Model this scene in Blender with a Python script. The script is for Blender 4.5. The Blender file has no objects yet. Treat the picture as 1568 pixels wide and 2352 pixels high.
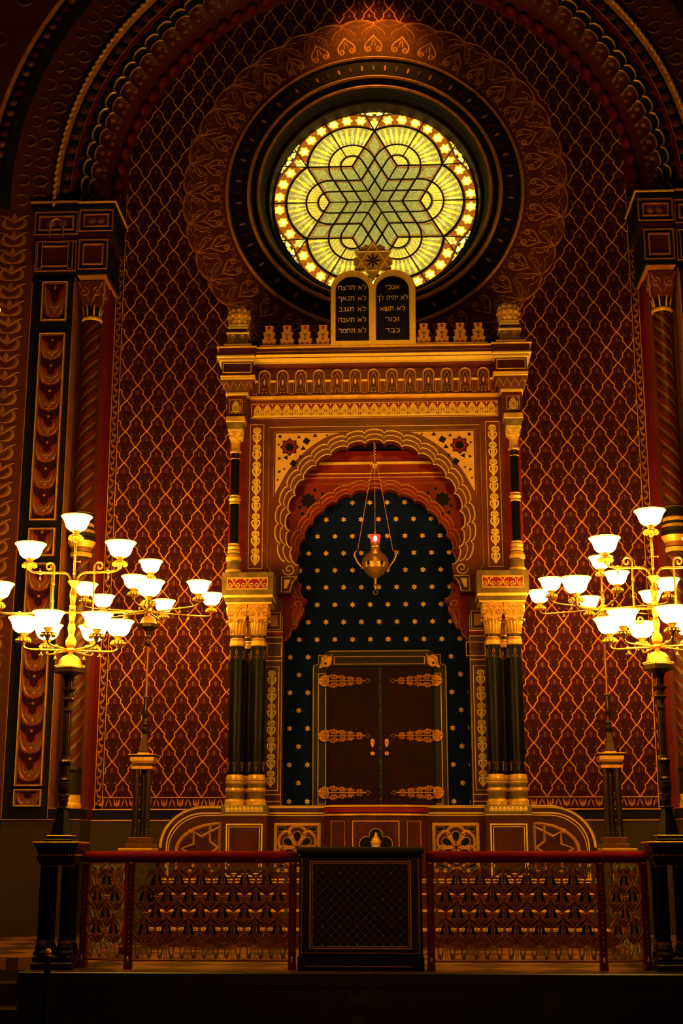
import bpy, math, random
from math import sin, cos, pi, sqrt, atan2, radians, hypot
random.seed(7)
sc = bpy.context.scene
COL = sc.collection
TAU = 2 * pi

# ------------------------------------------------------------------ materials
MATS = {}
def mat(name, col, rough=.5, metal=0., var=0., scale=6., col2=None, bump=0., emit=None, es=1., coat=0., spec=.5):
    m = bpy.data.materials.new(name); m.use_nodes = True
    nt = m.node_tree; b = nt.nodes['Principled BSDF']
    b.inputs['Base Color'].default_value = (*col, 1)
    b.inputs['Roughness'].default_value = rough
    b.inputs['Metallic'].default_value = metal
    b.inputs['Specular IOR Level'].default_value = spec
    b.inputs['Coat Weight'].default_value = coat
    tc = nt.nodes.new('ShaderNodeTexCoord')
    if var or col2:
        n = nt.nodes.new('ShaderNodeTexNoise'); n.inputs['Scale'].default_value = scale
        n.inputs['Detail'].default_value = 6; n.inputs['Roughness'].default_value = .62
        nt.links.new(tc.outputs['Object'], n.inputs['Vector'])
        r = nt.nodes.new('ShaderNodeValToRGB')
        c2 = col2 if col2 else tuple(c * (1 - var) for c in col)
        r.color_ramp.elements[0].position = .36; r.color_ramp.elements[1].position = .64
        r.color_ramp.elements[0].color = (*c2, 1); r.color_ramp.elements[1].color = (*col, 1)
        nt.links.new(n.outputs['Fac'], r.inputs['Fac'])
        nt.links.new(r.outputs['Color'], b.inputs['Base Color'])
    if bump:
        n2 = nt.nodes.new('ShaderNodeTexNoise'); n2.inputs['Scale'].default_value = scale * 5
        nt.links.new(tc.outputs['Object'], n2.inputs['Vector'])
        bp = nt.nodes.new('ShaderNodeBump'); bp.inputs['Strength'].default_value = bump
        bp.inputs['Distance'].default_value = .01
        nt.links.new(n2.outputs['Fac'], bp.inputs['Height']); nt.links.new(bp.outputs['Normal'], b.inputs['Normal'])
    if emit:
        b.inputs['Emission Color'].default_value = (*emit, 1); b.inputs['Emission Strength'].default_value = es
    MATS[name] = m
    return m

def veined(name, col, vein, scale=1.6, rough=.3, spec=.5):
    m = mat(name, col, rough, spec=spec)
    nt = m.node_tree; b = nt.nodes['Principled BSDF']
    tc = nt.nodes.new('ShaderNodeTexCoord')
    n = nt.nodes.new('ShaderNodeTexNoise'); n.inputs['Scale'].default_value = scale; n.inputs['Detail'].default_value = 9
    n.inputs['Distortion'].default_value = 1.4
    r = nt.nodes.new('ShaderNodeValToRGB'); e = r.color_ramp.elements
    e[0].position = .47; e[0].color = (*col, 1); e[1].position = .53; e[1].color = (*col, 1)
    k = e.new(.5); k.color = (*vein, 1)
    n3 = nt.nodes.new('ShaderNodeTexNoise'); n3.inputs['Scale'].default_value = scale * .8
    mx = nt.nodes.new('ShaderNodeMix'); mx.data_type = 'RGBA'
    r3 = nt.nodes.new('ShaderNodeValToRGB'); r3.color_ramp.elements[0].position = .5; r3.color_ramp.elements[1].position = .7
    nt.links.new(tc.outputs['Object'], n.inputs['Vector']); nt.links.new(tc.outputs['Object'], n3.inputs['Vector'])
    nt.links.new(n.outputs['Fac'], r.inputs['Fac']); nt.links.new(n3.outputs['Fac'], r3.inputs['Fac'])
    nt.links.new(r3.outputs['Color'], mx.inputs['Factor'])
    mx.inputs['A'].default_value = (*col, 1); nt.links.new(r.outputs['Color'], mx.inputs['B'])
    nt.links.new(mx.outputs['Result'], b.inputs['Base Color'])
    return m

GOLD = mat('gold_leaf', (1., .58, .10), .38, .25, .35, 9, bump=.15)
GOLDB = mat('bright_gold_leaf', (1., .72, .17), .45, .1, .15, 14)
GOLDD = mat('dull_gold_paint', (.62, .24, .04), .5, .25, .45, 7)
GOLDX = mat('wallpaper_gold', (1., .52, .065), .5, .1, .45, 1.4)
BRASS = mat('polished_brass', (.78, .46, .12), .34, .8, .25, 14, bump=.25)
BRONZE = mat('dark_bronze', (.075, .038, .014), .3, .6, .4, 8)
REDW = mat('red_wallpaper', (.140, .0055, .0014), .85, 0, .45, 3, spec=.12)
DKW = mat('dark_wallpaper_leaf', (.058, .0058, .0018), .88, 0, .5, 20, col2=(.026, .007, .002), spec=.1)
MOTIF = mat('wallpaper_motif', (.26, .11, .02), .6, .1, .4, 20)
ROSEG = mat('rosette_gilding', (.62, .24, .05), .5, .2, .4, 9)
RED = mat('red_paint', (.15, .0035, .001), .6, 0, .3, 4, spec=.2)
SHAFTM = mat('column_maroon', (.042, .009, .003), .45, 0, .3, 5)
REDB = mat('bright_red_paint', (.30, .012, .003), .5, 0, .3, 4)
GREENBK = mat('green_black_paint', (.010, .010, .006), .6, spec=.12)
BROWN = mat('dado_brown', (.050, .022, .007), .6, 0, .4, 2)
BROWN2 = mat('pier_brown', (.26, .085, .016), .55, 0, .35, 5)
ROSEB = mat('rosette_ground', (.13, .018, .003), .75, 0, .3, 8)
MARB = mat('red_marble', (.17, .030, .004), .36, 0, 0, 4, col2=(.10, .016, .002), spec=.3)
MARB2 = mat('deep_red_marble', (.30, .014, .0016), .45, 0, 0, 4, col2=(.18, .008, .001), spec=.2)
MARBD = mat('brown_marble', (.095, .018, .0025), .38, 0, 0, 5, col2=(.05, .010, .0015), spec=.25)
GREY = mat('olive_marble', (.26, .17, .07), .35, 0, 0, 7, col2=(.12, .075, .03), spec=.3)
CREAM = mat('cream_stone', (.85, .52, .20), .6, 0, .15, 10)
STONE = mat('tan_stone', (.72, .36, .075), .5, 0, .2, 10)
BLACKM = veined('black_marble', (.005, .005, .003), (.018, .013, .006), 3.0, .32, .14)
NAVY = mat('navy_field', (.004, .016, .16), .85, 0, .25, 2, spec=.1)
BLACK = mat('black_stone', (.005, .004, .002), .55, spec=.15)
DOORW = mat('dark_cherry_wood', (.028, .0016, .0012), .5, 0, 0, 3, col2=(.012, .0010, .001), spec=.12)
DOORF = mat('dark_olive_frame', (.018, .012, .005), .45, 0, .3, 4, spec=.25)
HINGE = mat('copper_gold', (1., .46, .07), .4, .3, .3, 16)
VELV = mat('red_velvet', (.20, .0025, .002), .85, 0, .2, 6, spec=.1)
POSTR = mat('post_red', (.15, .006, .003), .55, spec=.3)
VINE = mat('grille_vine', (.40, .13, .026), .6, 0, .4, 8, spec=.2)
VINEG = mat('grille_gilt', (.95, .46, .08), .4, .1, .4, 10)
LEAFG = mat('pale_green_enamel', (.42, .55, .60), .45, 0, .3, 10)
LEAFD = mat('dark_green_enamel', (.012, .018, .009), .4)
MAROON = mat('maroon_enamel', (.09, .012, .005), .45)
LECG = mat('lectern_green', (.016, .020, .012), .5, spec=.2)
LECR = mat('lectern_red', (.030, .008, .003), .6)
VELVK = mat('dark_velvet', (.006, .009, .005), .8)
PLAT = veined('dark_marble', (.040, .030, .012), (.12, .09, .035), 1.2, .35)
CAPGR = mat('capital_dark', (.025, .013, .005), .4, .4)
FLOR = mat('floral_band_paint', (.46, .17, .028), .6, 0, .35, 6)
COPPER = mat('copper_tube', (.42, .17, .04), .35, .6, .2, 8)
FIREM = mat('warm_marble', (.13, .035, .007), .4, 0, 0, 6, col2=(.08, .02, .004))
LEADM = mat('lead_came', (.004, .004, .002), .6)
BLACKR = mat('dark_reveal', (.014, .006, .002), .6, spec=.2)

def floor_material():
    m = mat('chequered_floor', (.05, .03, .012), .35)
    nt = m.node_tree; b = nt.nodes['Principled BSDF']
    tc = nt.nodes.new('ShaderNodeTexCoord'); ch = nt.nodes.new('ShaderNodeTexChecker')
    mp = nt.nodes.new('ShaderNodeMapping'); mp.inputs['Rotation'].default_value = (0, 0, pi / 4)
    ch.inputs['Scale'].default_value = 2.2
    ch.inputs['Color1'].default_value = (.26, .11, .03, 1); ch.inputs['Color2'].default_value = (.06, .027, .009, 1)
    nt.links.new(tc.outputs['Object'], mp.inputs['Vector']); nt.links.new(mp.outputs['Vector'], ch.inputs['Vector'])
    nt.links.new(ch.outputs['Color'], b.inputs['Base Color'])
    return m
FLOORM = floor_material()

def shade_material():
    # opal glass bowls lit from within; warmer towards the rim and the neck (height in the bowl's own space)
    m = bpy.data.materials.new('lit_opal_glass'); m.use_nodes = True; nt = m.node_tree
    for n in list(nt.nodes): nt.nodes.remove(n)
    out = nt.nodes.new('ShaderNodeOutputMaterial'); em = nt.nodes.new('ShaderNodeEmission')
    at = nt.nodes.new('ShaderNodeAttribute'); at.attribute_name = 'glow'
    nt.links.new(at.outputs['Color'], em.inputs['Color']); em.inputs['Strength'].default_value = SHADE_E
    nt.links.new(em.outputs['Emission'], out.inputs['Surface'])
    return m
SHADE_E = 1.85
SHADEM = shade_material()

def glass_material():
    m = bpy.data.materials.new('backlit_stained_glass'); m.use_nodes = True; nt = m.node_tree
    b = nt.nodes['Principled BSDF']
    at = nt.nodes.new('ShaderNodeAttribute'); at.attribute_name = 'pane'
    tc = nt.nodes.new('ShaderNodeTexCoord'); n = nt.nodes.new('ShaderNodeTexNoise'); n.inputs['Scale'].default_value = 38; n.inputs['Detail'].default_value = 3
    nt.links.new(tc.outputs['Object'], n.inputs['Vector'])
    r = nt.nodes.new('ShaderNodeMapRange'); r.inputs['From Min'].default_value = .3; r.inputs['From Max'].default_value = .7
    r.inputs['To Min'].default_value = .62; r.inputs['To Max'].default_value = 1.15
    nt.links.new(n.outputs['Fac'], r.inputs['Value'])
    mx = nt.nodes.new('ShaderNodeVectorMath'); mx.operation = 'SCALE'
    nt.links.new(at.outputs['Color'], mx.inputs[0]); nt.links.new(r.outputs['Result'], mx.inputs['Scale'])
    nt.links.new(mx.outputs['Vector'], b.inputs['Emission Color']); b.inputs['Emission Strength'].default_value = 1.0
    b.inputs['Base Color'].default_value = (.02, .02, .01, 1); b.inputs['Roughness'].default_value = .3
    return m
GLASSM = glass_material()

# ------------------------------------------------------------------ mesh building
class MB:
    def __init__(s, *mats):
        s.v = []; s.f = []; s.mi = []; s.mats = list(mats); s.sm = []
    def idx(s, m):
        if m not in s.mats: s.mats.append(m)
        return s.mats.index(m)
    def add(s, vs, fs, m, smooth=False):
        o = len(s.v); s.v.extend(vs); k = s.idx(m)
        for f in fs:
            s.f.append([i + o for i in f]); s.mi.append(k); s.sm.append(smooth)
        return s
    def box(s, x0, x1, y0, y1, z0, z1, m):
        v = [(x, y, z) for z in (z0, z1) for y in (y0, y1) for x in (x0, x1)]
        return s.add(v, [(0, 2, 3, 1), (4, 5, 7, 6), (0, 1, 5, 4), (2, 6, 7, 3), (0, 4, 6, 2), (1, 3, 7, 5)], m)
    def bev(s, x0, x1, y0, y1, z0, z1, m, b=.006):
        # box whose front, side and top edges are chamfered
        xs = (x0, x1); v = []
        ring = lambda i, z: [(x0 + i, y0 + i, z), (x1 - i, y0 + i, z), (x1 - i, y1 - i, z), (x0 + i, y1 - i, z)]
        v = ring(b, z0) + ring(0, z0 + b) + ring(0, z1 - b) + ring(b, z1)
        f = [(3, 2, 1, 0), (12, 13, 14, 15)]
        for k in range(3):
            for j in range(4):
                f.append((k * 4 + j, k * 4 + (j + 1) % 4, k * 4 + 4 + (j + 1) % 4, k * 4 + 4 + j))
        return s.add(v, f, m)
    def taper(s, cx, cy, z0, z1, a0, a1, m, b0=None, b1=None):
        b0 = a0 if b0 is None else b0; b1 = a1 if b1 is None else b1
        v = [(cx - a0, cy - b0, z0), (cx + a0, cy - b0, z0), (cx + a0, cy + b0, z0), (cx - a0, cy + b0, z0),
             (cx - a1, cy - b1, z1), (cx + a1, cy - b1, z1), (cx + a1, cy + b1, z1), (cx - a1, cy + b1, z1)]
        return s.add(v, [(3, 2, 1, 0), (4, 5, 6, 7)] + [(j, (j + 1) % 4, 4 + (j + 1) % 4, 4 + j) for j in range(4)], m)
    def plate(s, pts, y0, y1, m, sides=True):
        # closed polygon of (x, z) facing -Y at y0, with thickness back to y1
        n = len(pts); v = [(x, y0, z) for x, z in pts]
        f = [tuple(range(n))]
        if y1 is not None:
            v += [(x, y1, z) for x, z in pts]
            if sides: f += [(i, (i + 1) % n, n + (i + 1) % n, n + i) for i in range(n)]
            f.append(tuple(range(2 * n - 1, n - 1, -1)))
        return s.add(v, f, m)
    def band(s, A, B, ya, yb, m, closed=True, smooth=False):
        n = len(A); v = [(x, ya, z) for x, z in A] + [(x, yb, z) for x, z in B]
        f = [(i, (i + 1) % n, n + (i + 1) % n, n + i) for i in range(n if closed else n - 1)]
        return s.add(v, f, m, smooth)
    def ribbon(s, pts, w, y, m, h=.004, closed=False, base=.001):
        # gilt line standing proud of a surface at depth y (ridge profile, three vertices across)
        n = len(pts); v = []
        for i in range(n):
            if closed: a, b = pts[i - 1], pts[(i + 1) % n]
            else: a, b = pts[max(0, i - 1)], pts[min(n - 1, i + 1)]
            dx, dz = b[0] - a[0], b[1] - a[1]; L = hypot(dx, dz) or 1
            nx, nz = -dz / L, dx / L; ww = (w[i] if isinstance(w, (list, tuple)) else w) / 2
            x, z = pts[i]
            v += [(x + nx * ww, y - base, z + nz * ww), (x, y - base - h, z), (x - nx * ww, y - base, z - nz * ww)]
        f = []
        for i in range(n if closed else n - 1):
            j = (i + 1) % n
            for k in (0, 1): f.append((i * 3 + k, i * 3 + k + 1, j * 3 + k + 1, j * 3 + k))
        return s.add(v, f, m)
    def disc(s, cx, cz, r, y, m, n=12, h=0., a0=0.):
        v = [(cx, y - h, cz)] + [(cx + r * cos(a0 + TAU * i / n), y, cz + r * sin(a0 + TAU * i / n)) for i in range(n)]
        return s.add(v, [(0, 1 + i, 1 + (i + 1) % n) for i in range(n)], m)
    def star(s, cx, cz, r, y, m, n=6, q=.5, a0=pi / 2, h=.0):
        v = [(cx, y - h, cz)]
        for i in range(2 * n):
            rr = r if i % 2 == 0 else r * q; a = a0 + pi * i / n
            v.append((cx + rr * cos(a), y, cz + rr * sin(a)))
        return s.add(v, [(0, 1 + i, 1 + (i + 1) % (2 * n)) for i in range(2 * n)], m)
    def lathe(s, prof, cx, cy, z0, n, m, smooth=True, a0=0., mats=None):
        v = []; k = len(prof)
        for r, z in prof:
            for i in range(n):
                a = a0 + TAU * i / n; v.append((cx + r * cos(a), cy + r * sin(a), z0 + z))
        for j in range(k - 1):
            mm = mats[j] if mats else m
            o = len(s.v)
            vs = v[j * n:(j + 2) * n]
            s.add(vs, [(i, (i + 1) % n, n + (i + 1) % n, n + i) for i in range(n)], mm, smooth)
        if prof[0][0] > 1e-4: s.add(v[:n], [tuple(range(n - 1, -1, -1))], mats[0] if mats else m)
        if prof[-1][0] > 1e-4: s.add(v[-n:], [tuple(range(n))], mats[-1] if mats else m)
        return s
    def tube(s, pts, r, m, n=8, closed=False, caps=True):
        P = [tuple(p) for p in pts]; K = len(P); v = []
        up = None
        for i in range(K):
            a = P[(i - 1) % K] if closed or i > 0 else P[i]; b = P[(i + 1) % K] if closed or i < K - 1 else P[i]
            t = [b[k] - a[k] for k in range(3)]; L = sqrt(sum(c * c for c in t)) or 1; t = [c / L for c in t]
            if up is None:
                up = (0, 0, 1) if abs(t[2]) < .9 else (0, 1, 0)
            d = sum(up[k] * t[k] for k in range(3)); u = [up[k] - d * t[k] for k in range(3)]
            L = sqrt(sum(c * c for c in u)) or 1; u = [c / L for c in u]; up = tuple(u)
            w = [t[1] * u[2] - t[2] * u[1], t[2] * u[0] - t[0] * u[2], t[0] * u[1] - t[1] * u[0]]
            rr = r[i] if isinstance(r, (list, tuple)) else r
            for j in range(n):
                A = TAU * j / n
                v.append(tuple(P[i][k] + rr * (cos(A) * u[k] + sin(A) * w[k]) for k in range(3)))
        f = []
        for i in range(K if closed else K - 1):
            o2 = ((i + 1) % K) * n; o1 = i * n
            for j in range(n): f.append((o1 + j, o1 + (j + 1) % n, o2 + (j + 1) % n, o2 + j))
        if caps and not closed: f += [tuple(range(n - 1, -1, -1)), tuple(range((K - 1) * n, K * n))]
        return s.add(v, f, m, True)
    def ball(s, cx, cy, cz, r, m, n=10, k=6, sz=1.):
        return s.lathe([(max(r * sin(pi * i / k), 1e-5), -r * sz * cos(pi * i / k)) for i in range(k + 1)], cx, cy, cz, n, m)
    def paste(s, o, fn):
        base = len(s.v); s.v.extend(fn(*p) for p in o.v)
        km = [s.idx(m) for m in o.mats]
        for f, k, sm in zip(o.f, o.mi, o.sm):
            s.f.append([i + base for i in f]); s.mi.append(km[k]); s.sm.append(sm)
        return s
    def build(s, name, parent=None, label=None, cat=None, group=None, kind=None, loc=None):
        me = bpy.data.meshes.new(name); me.from_pydata(s.v, [], s.f)
        for m in s.mats: me.materials.append(m)
        me.polygons.foreach_set('material_index', s.mi)
        me.polygons.foreach_set('use_smooth', s.sm)
        me.update()
        o = bpy.data.objects.new(name, me); COL.objects.link(o)
        if parent: o.parent = parent
        if loc: o.location = loc
        tag(o, label, cat, group, kind)
        return o

def tag(o, label=None, cat=None, group=None, kind=None):
    if label: o['label'] = label
    if cat: o['category'] = cat
    if group: o['group'] = group
    if kind: o['kind'] = kind
    return o

def empty(name, loc=(0, 0, 0), label=None, cat=None, group=None, kind=None, rz=0, parent=None):
    o = bpy.data.objects.new(name, None); COL.objects.link(o); o.location = loc; o.rotation_euler = (0, 0, rz)
    o.empty_display_size = .1
    if parent: o.parent = parent
    return tag(o, label, cat, group, kind)

def circ(cx, cz, r, n=96, a0=0., a1=TAU, rz=None):
    rz = r if rz is None else rz; full = abs(a1 - a0 - TAU) < 1e-6; k = n if full else n + 1
    return [(cx + r * cos(a0 + (a1 - a0) * i / n), cz + rz * sin(a0 + (a1 - a0) * i / n)) for i in range(k)]
def rect(x0, x1, z0, z1):
    return [(x0, z0), (x1, z0), (x1, z1), (x0, z1)]
def spiral(cx, cz, r0, r1, a0, turns, n=26):
    return [(cx + (r0 + (r1 - r0) * i / n) * cos(a0 + turns * TAU * i / n),
             cz + (r0 + (r1 - r0) * i / n) * sin(a0 + turns * TAU * i / n)) for i in range(n + 1)]
def bez(p0, p1, p2, p3, n=10):
    r = []
    for i in range(n + 1):
        t = i / n; u = 1 - t
        r.append(tuple(u**3 * p0[k] + 3 * u * u * t * p1[k] + 3 * u * t * t * p2[k] + t**3 * p3[k] for k in range(len(p0))))
    return r
def mir(pts): return [(-x, z) for x, z in pts]
def frame(mb, x0, x1, z0, z1, w, y, m, h=.006):
    for a, b, c, d in ((x0, x1, z0, z0 + w), (x0, x1, z1 - w, z1), (x0, x0 + w, z0 + w, z1 - w), (x1 - w, x1, z0 + w, z1 - w)):
        mb.bev(a, b, y - h, y, c, d, m, min(.0025, w / 4))
def foils(cx, cz, r, lobe, a0, a1, nl, k=9):
    # multifoil curve: nl lobes between the angles a0 and a1, cusps at radius r pointing inwards
    pts = []
    for i in range(nl):
        for j in range(k + (1 if i == nl - 1 else 0)):
            t = j / k; a = a0 + (a1 - a0) * (i + t) / nl
            rr = r + lobe * sqrt(max(0., 1 - (2 * t - 1) ** 2))
            pts.append((cx + rr * cos(a), cz + rr * sin(a)))
    return pts

# ------------------------------------------------------------------ patterned back wall
CW = 9.4            # height of the centre of the round window
WI = 3.28           # half width of the papered field
def build_wall():
    mb = MB(REDW)
    # base wall with a round hole
    R = 1.72; X1, Z0, Z1 = 3.9, 0., 13.3; ang = set(TAU * i / 240 for i in range(240))
    for x, z in ((-X1, Z0), (X1, Z0), (X1, Z1), (-X1, Z1)): ang.add(atan2(z - CW, x) % TAU)
    ang = sorted(ang); A = []; B = []
    for a in ang:
        c, s_ = cos(a), sin(a); A.append((R * c, CW + R * s_))
        t = min([v for v in ((X1 / abs(c)) if abs(c) > 1e-9 else 1e9, ((Z1 - CW) / s_) if s_ > 1e-9 else 1e9, ((Z0 - CW) / s_) if s_ < -1e-9 else 1e9)])
        B.append((t * c, CW + t * s_))
    mb.band(A, B, 0, 0, REDW)
    # dado and bands below the paper
    mb.box(-3.9, 3.9, -.035, 0, 0, 1.275, BROWN)
    mb.box(-3.9, 3.9, -.03, 0, 1.275, 1.40, GREENBK)
    for z in (1.272, 1.398): mb.bev(-3.9, 3.9, -.05, 0, z, z + .014, GOLDX, .003)
    # lattice
    px, pz = .272, .414; hx, hz = px / 2, pz / 2
    e1 = [(0, 0), (.07, .035), (.17, .09), (.26, .17), (.34, .25), (.47, .32), (.56, .385), (.575, .43), (.53, .50), (.53, .57), (.58, .63), (.67, .69), (.75, .78), (.83, .87), (.92, .95), (1, 1)]
    def inside(x, z):
        if abs(x) > WI or z < 1.545 or z > 12.6: return False
        if hypot(x, z - CW) < 2.5: return False
        if abs(x) < 1.15 and z < 6.4: return False
        if z > 9 and hypot(x, z - 9.05) > 3.62: return False
        return True
    edge = [(hx * a, -hz * b) for a, b in e1]
    inner = [p for p in edge] + [(hx * (a - 1) + hx * 0, 0) for a, b in []]
    dark = []
    for sx in (1,):
        # ogee diamond outline, clockwise from the top crossing, drawn slightly smaller than the cell
        right_up = [(x, z) for x, z in edge]
        right_dn = [(x, -pz - z) for x, z in reversed(edge)]
        dark = right_up[:-1] + right_dn + [(-x, z) for x, z in reversed(right_dn)][1:-1] + [(-x, z) for x, z in reversed(right_up)][:-1]
    cz_ = -hz
    darks = [(x * .80, cz_ + (z - cz_) * .84) for x, z in dark]
    ogee = MB()
    n = len(darks)
    ogee.add([(0, -.0012, cz_)] + [(x, -.0012, z) for x, z in darks], [(0, 1 + i, 1 + (i + 1) % n) for i in range(n)], DKW)
    # small printed sprigs inside each diamond
    for k in range(6):
        wv = .011 + .005 * sin(pi * (k + .5) / 6); z = -.075 - k * .0105
        ogee.add([(-wv, -.002, z), (wv, -.002, z), (wv, -.002, z - .0055), (-wv, -.002, z - .0055)], [(0, 1, 2, 3)], MOTIF)
    ogee.disc(0, -.205, .0048, -.002, MOTIF, 8); ogee.disc(0, -.345, .004, -.002, MOTIF, 8)
    for s_ in (1, -1):
        for k in range(6):
            t = k / 5; x = s_ * (.068 - .022 * t * t); z = -.165 - .078 * t; w = .004 + .011 * t
            ogee.add([(x - w * s_, -.002, z - .003), (x + w * s_ * .4, -.002, z + .004), (x + w * s_ * .4, -.002, z), (x - w * s_, -.002, z - .008)], [(0, 1, 2, 3)], MOTIF)
        ogee.add([(s_ * .030, -.002, -.252), (s_ * .052, -.002, -.238), (s_ * .060, -.002, -.262)], [(0, 1, 2)], MOTIF)
        lf = circ(s_ * .034, -.118, .010, 8, rz=.028); ogee.add([(x, -.0016, z) for x, z in lf], [tuple(range(8))], REDW)
    for r_ in range(-8, 50):
        z0 = 3.0 + hz * r_
        for c_ in range(-14, 14):
            x0 = -2.503 + px * (c_ + 8) + (hx if r_ % 2 else 0)
            for s_ in (1, -1):
                mx_, mz_ = x0 + s_ * hx / 2, z0 - hz / 2
                if not inside(mx_, mz_): continue
                pts = [(x0 + s_ * x, z0 + z) for x, z in edge]
                pts = [p for p in pts if abs(p[0]) <= WI and p[1] > 1.55]
                if len(pts) > 3: mb.ribbon(pts, .0120, 0, GOLDX, .005, base=.0025)
            zc = max(z0 - hz, 1.56); xc = max(-WI + .01, min(WI - .01, x0))
            if inside(xc, zc) and abs(x0) < WI + hx * .7 and z0 > 1.60:
                mb.paste(ogee, lambda x, y, z, x0=x0, z0=z0: (max(-WI, min(WI, x0 + x)), y, max(1.55, z0 + z)))
    # printed border strips at the two sides and along the bottom
    for s_ in (1, -1):
        mb.plate(rect(*(sorted((s_ * 3.285, s_ * 3.375))), 1.40, 9.3), -.002, None, DKW)
        for x in (3.283, 3.375): mb.ribbon([(s_ * x, 1.41 + i * .5) for i in range(17)], .009, 0, GOLDX, .004, base=.002)
        z = 1.45; k = 0
        while z < 9.2:
            a, b = (3.300, 3.362) if k % 2 else (3.362, 3.300)
            mb.add([(s_ * a, -.003, z), (s_ * (a + b) / 2, -.003, z + .05), (s_ * b, -.003, z + .095), (s_ * (a * .3 + b * .7), -.003, z + .03)], [(0, 1, 2, 3)], GOLDD)
            mb.add([(s_ * a, -.003, z + .005), (s_ * a, -.003, z + .045), (s_ * (a * .7 + b * .3), -.003, z + .05)], [(0, 1, 2)], GOLDD)
            z += .075; k += 1
    mb.plate(rect(-3.375, 3.375, 1.415, 1.54), -.002, None, DKW)
    mb.ribbon([(x, 1.545) for x in (-3.28, 0, 3.28)], .010, 0, GOLDX, .004, base=.002)
    x = -3.30; k = 0
    while x < 3.3:
        if abs(x) > 1.4:
            if k % 2 == 0:
                for s_ in (1, -1): mb.add([(x, -.003, 1.44), (x + s_ * .028, -.003, 1.52), (x + s_ * .040, -.003, 1.535), (x + s_ * .034, -.003, 1.46)], [(0, 1, 2, 3)], GOLDD)
                mb.add([(x - .010, -.003, 1.47), (x, -.003, 1.43), (x + .010, -.003, 1.47), (x, -.003, 1.53)], [(0, 1, 2, 3)], GOLDD)
            else:
                for s_ in (1, -1): mb.add([(x, -.003, 1.53), (x + s_ * .02, -.003, 1.46), (x + s_ * .042, -.003, 1.43), (x + s_ * .026, -.003, 1.50)], [(0, 1, 2, 3)], GOLDD)
        x += .095; k += 1
    return mb.build('wall_back', label='red papered chancel wall with a gold ogee lattice and printed border', cat='wall', kind='structure')
build_wall()

# ------------------------------------------------------------------ round arabesque surround of the window
def rosette():
    mb = MB(ROSEB)
    outer = foils(0, CW, 2.50, .05, 0, TAU, 36, 8)[:-1]
    inner = [(1.94 * cos(TAU * i / len(outer)), CW + 1.94 * sin(TAU * i / len(outer))) for i in range(len(outer))]
    mb.band(outer, inner, -.006, -.006, ROSEB)
    mo = MB()                     # one tenth-of-a-turn motif; local x along the circle, z outwards from the centre
    L = lambda pts, w=.014, m=ROSEG, h=.004: mo.ribbon(pts, w, -.006, m, h)
    for s_ in (1, -1):
        L(bez((0, 2.30), (s_ * .02, 2.24), (s_ * .135, 2.20), (s_ * .125, 2.11), 8) + [(s_ * x, z) for x, z in spiral(.078, 2.095, .048, .012, .2, -1.25, 18)], .026, ROSEG)
        L(bez((0, 2.235), (s_ * .03, 2.20), (s_ * .015, 2.15), (s_ * .035, 2.13), 6), .018, ROSEG)
        L(bez((0, 2.49), (s_ * .03, 2.40), (s_ * .15, 2.40), (s_ * .16, 2.30), 8))
        L(bez((0, 2.49), (s_ * .02, 2.36), (s_ * .10, 2.34), (s_ * .11, 2.24), 8), .008)
        L(bez((0, 2.48), (s_ * .05, 2.46), (s_ * .13, 2.50), (s_ * .20, 2.42), 8), .009)
        L([(s_ * x, z) for x, z in spiral(.165, 2.25, .045, .01, 1.6, 1.2, 16)], .009)
        L([(s_ * x, z) for x, z in spiral(.15, 2.03, .030, .008, 2.6, -1.2, 14)], .007)
        L([(s_ * x, z) for x, z in spiral(.10, 2.42, .024, .006, 0, 1.2, 12)], .007)
        L([(s_ * x, z) for x, z in spiral(.045, 2.03, .022, .006, 3, 1.2, 12)], .006)
        for k in range(5): L([(s_ * (.03 + k * .022), 2.425 - k * .022), (s_ * (.035 + k * .02), 2.385 - k * .022)], .006)
        L(bez((0, 2.5), (s_ * .05, 2.49), (s_ * .10, 2.545), (s_ * .215, 2.535), 10), [.012, .02, .028, .034, .036, .034, .03, .026, .02, .014, .008], ROSEG, .008)
    mo.star(0, 2.49, .022, -.01, ROSEG, 5)
    mo.ribbon([(0, 2.30), (0, 2.46)], .007, -.006, GOLDD)
    for q in range(36):
        th = TAU * (q + .0) / 36
        def fn(x, y, z, th=th):
            a = th + x / 2.30
            return (z * cos(a), y, CW + z * sin(a))
        mb.paste(mo, fn)
    mb.build('trim_1', label='ring of fine gold arabesque scrolls around the round window', cat='wall ornament', kind='structure')
rosette()

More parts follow.
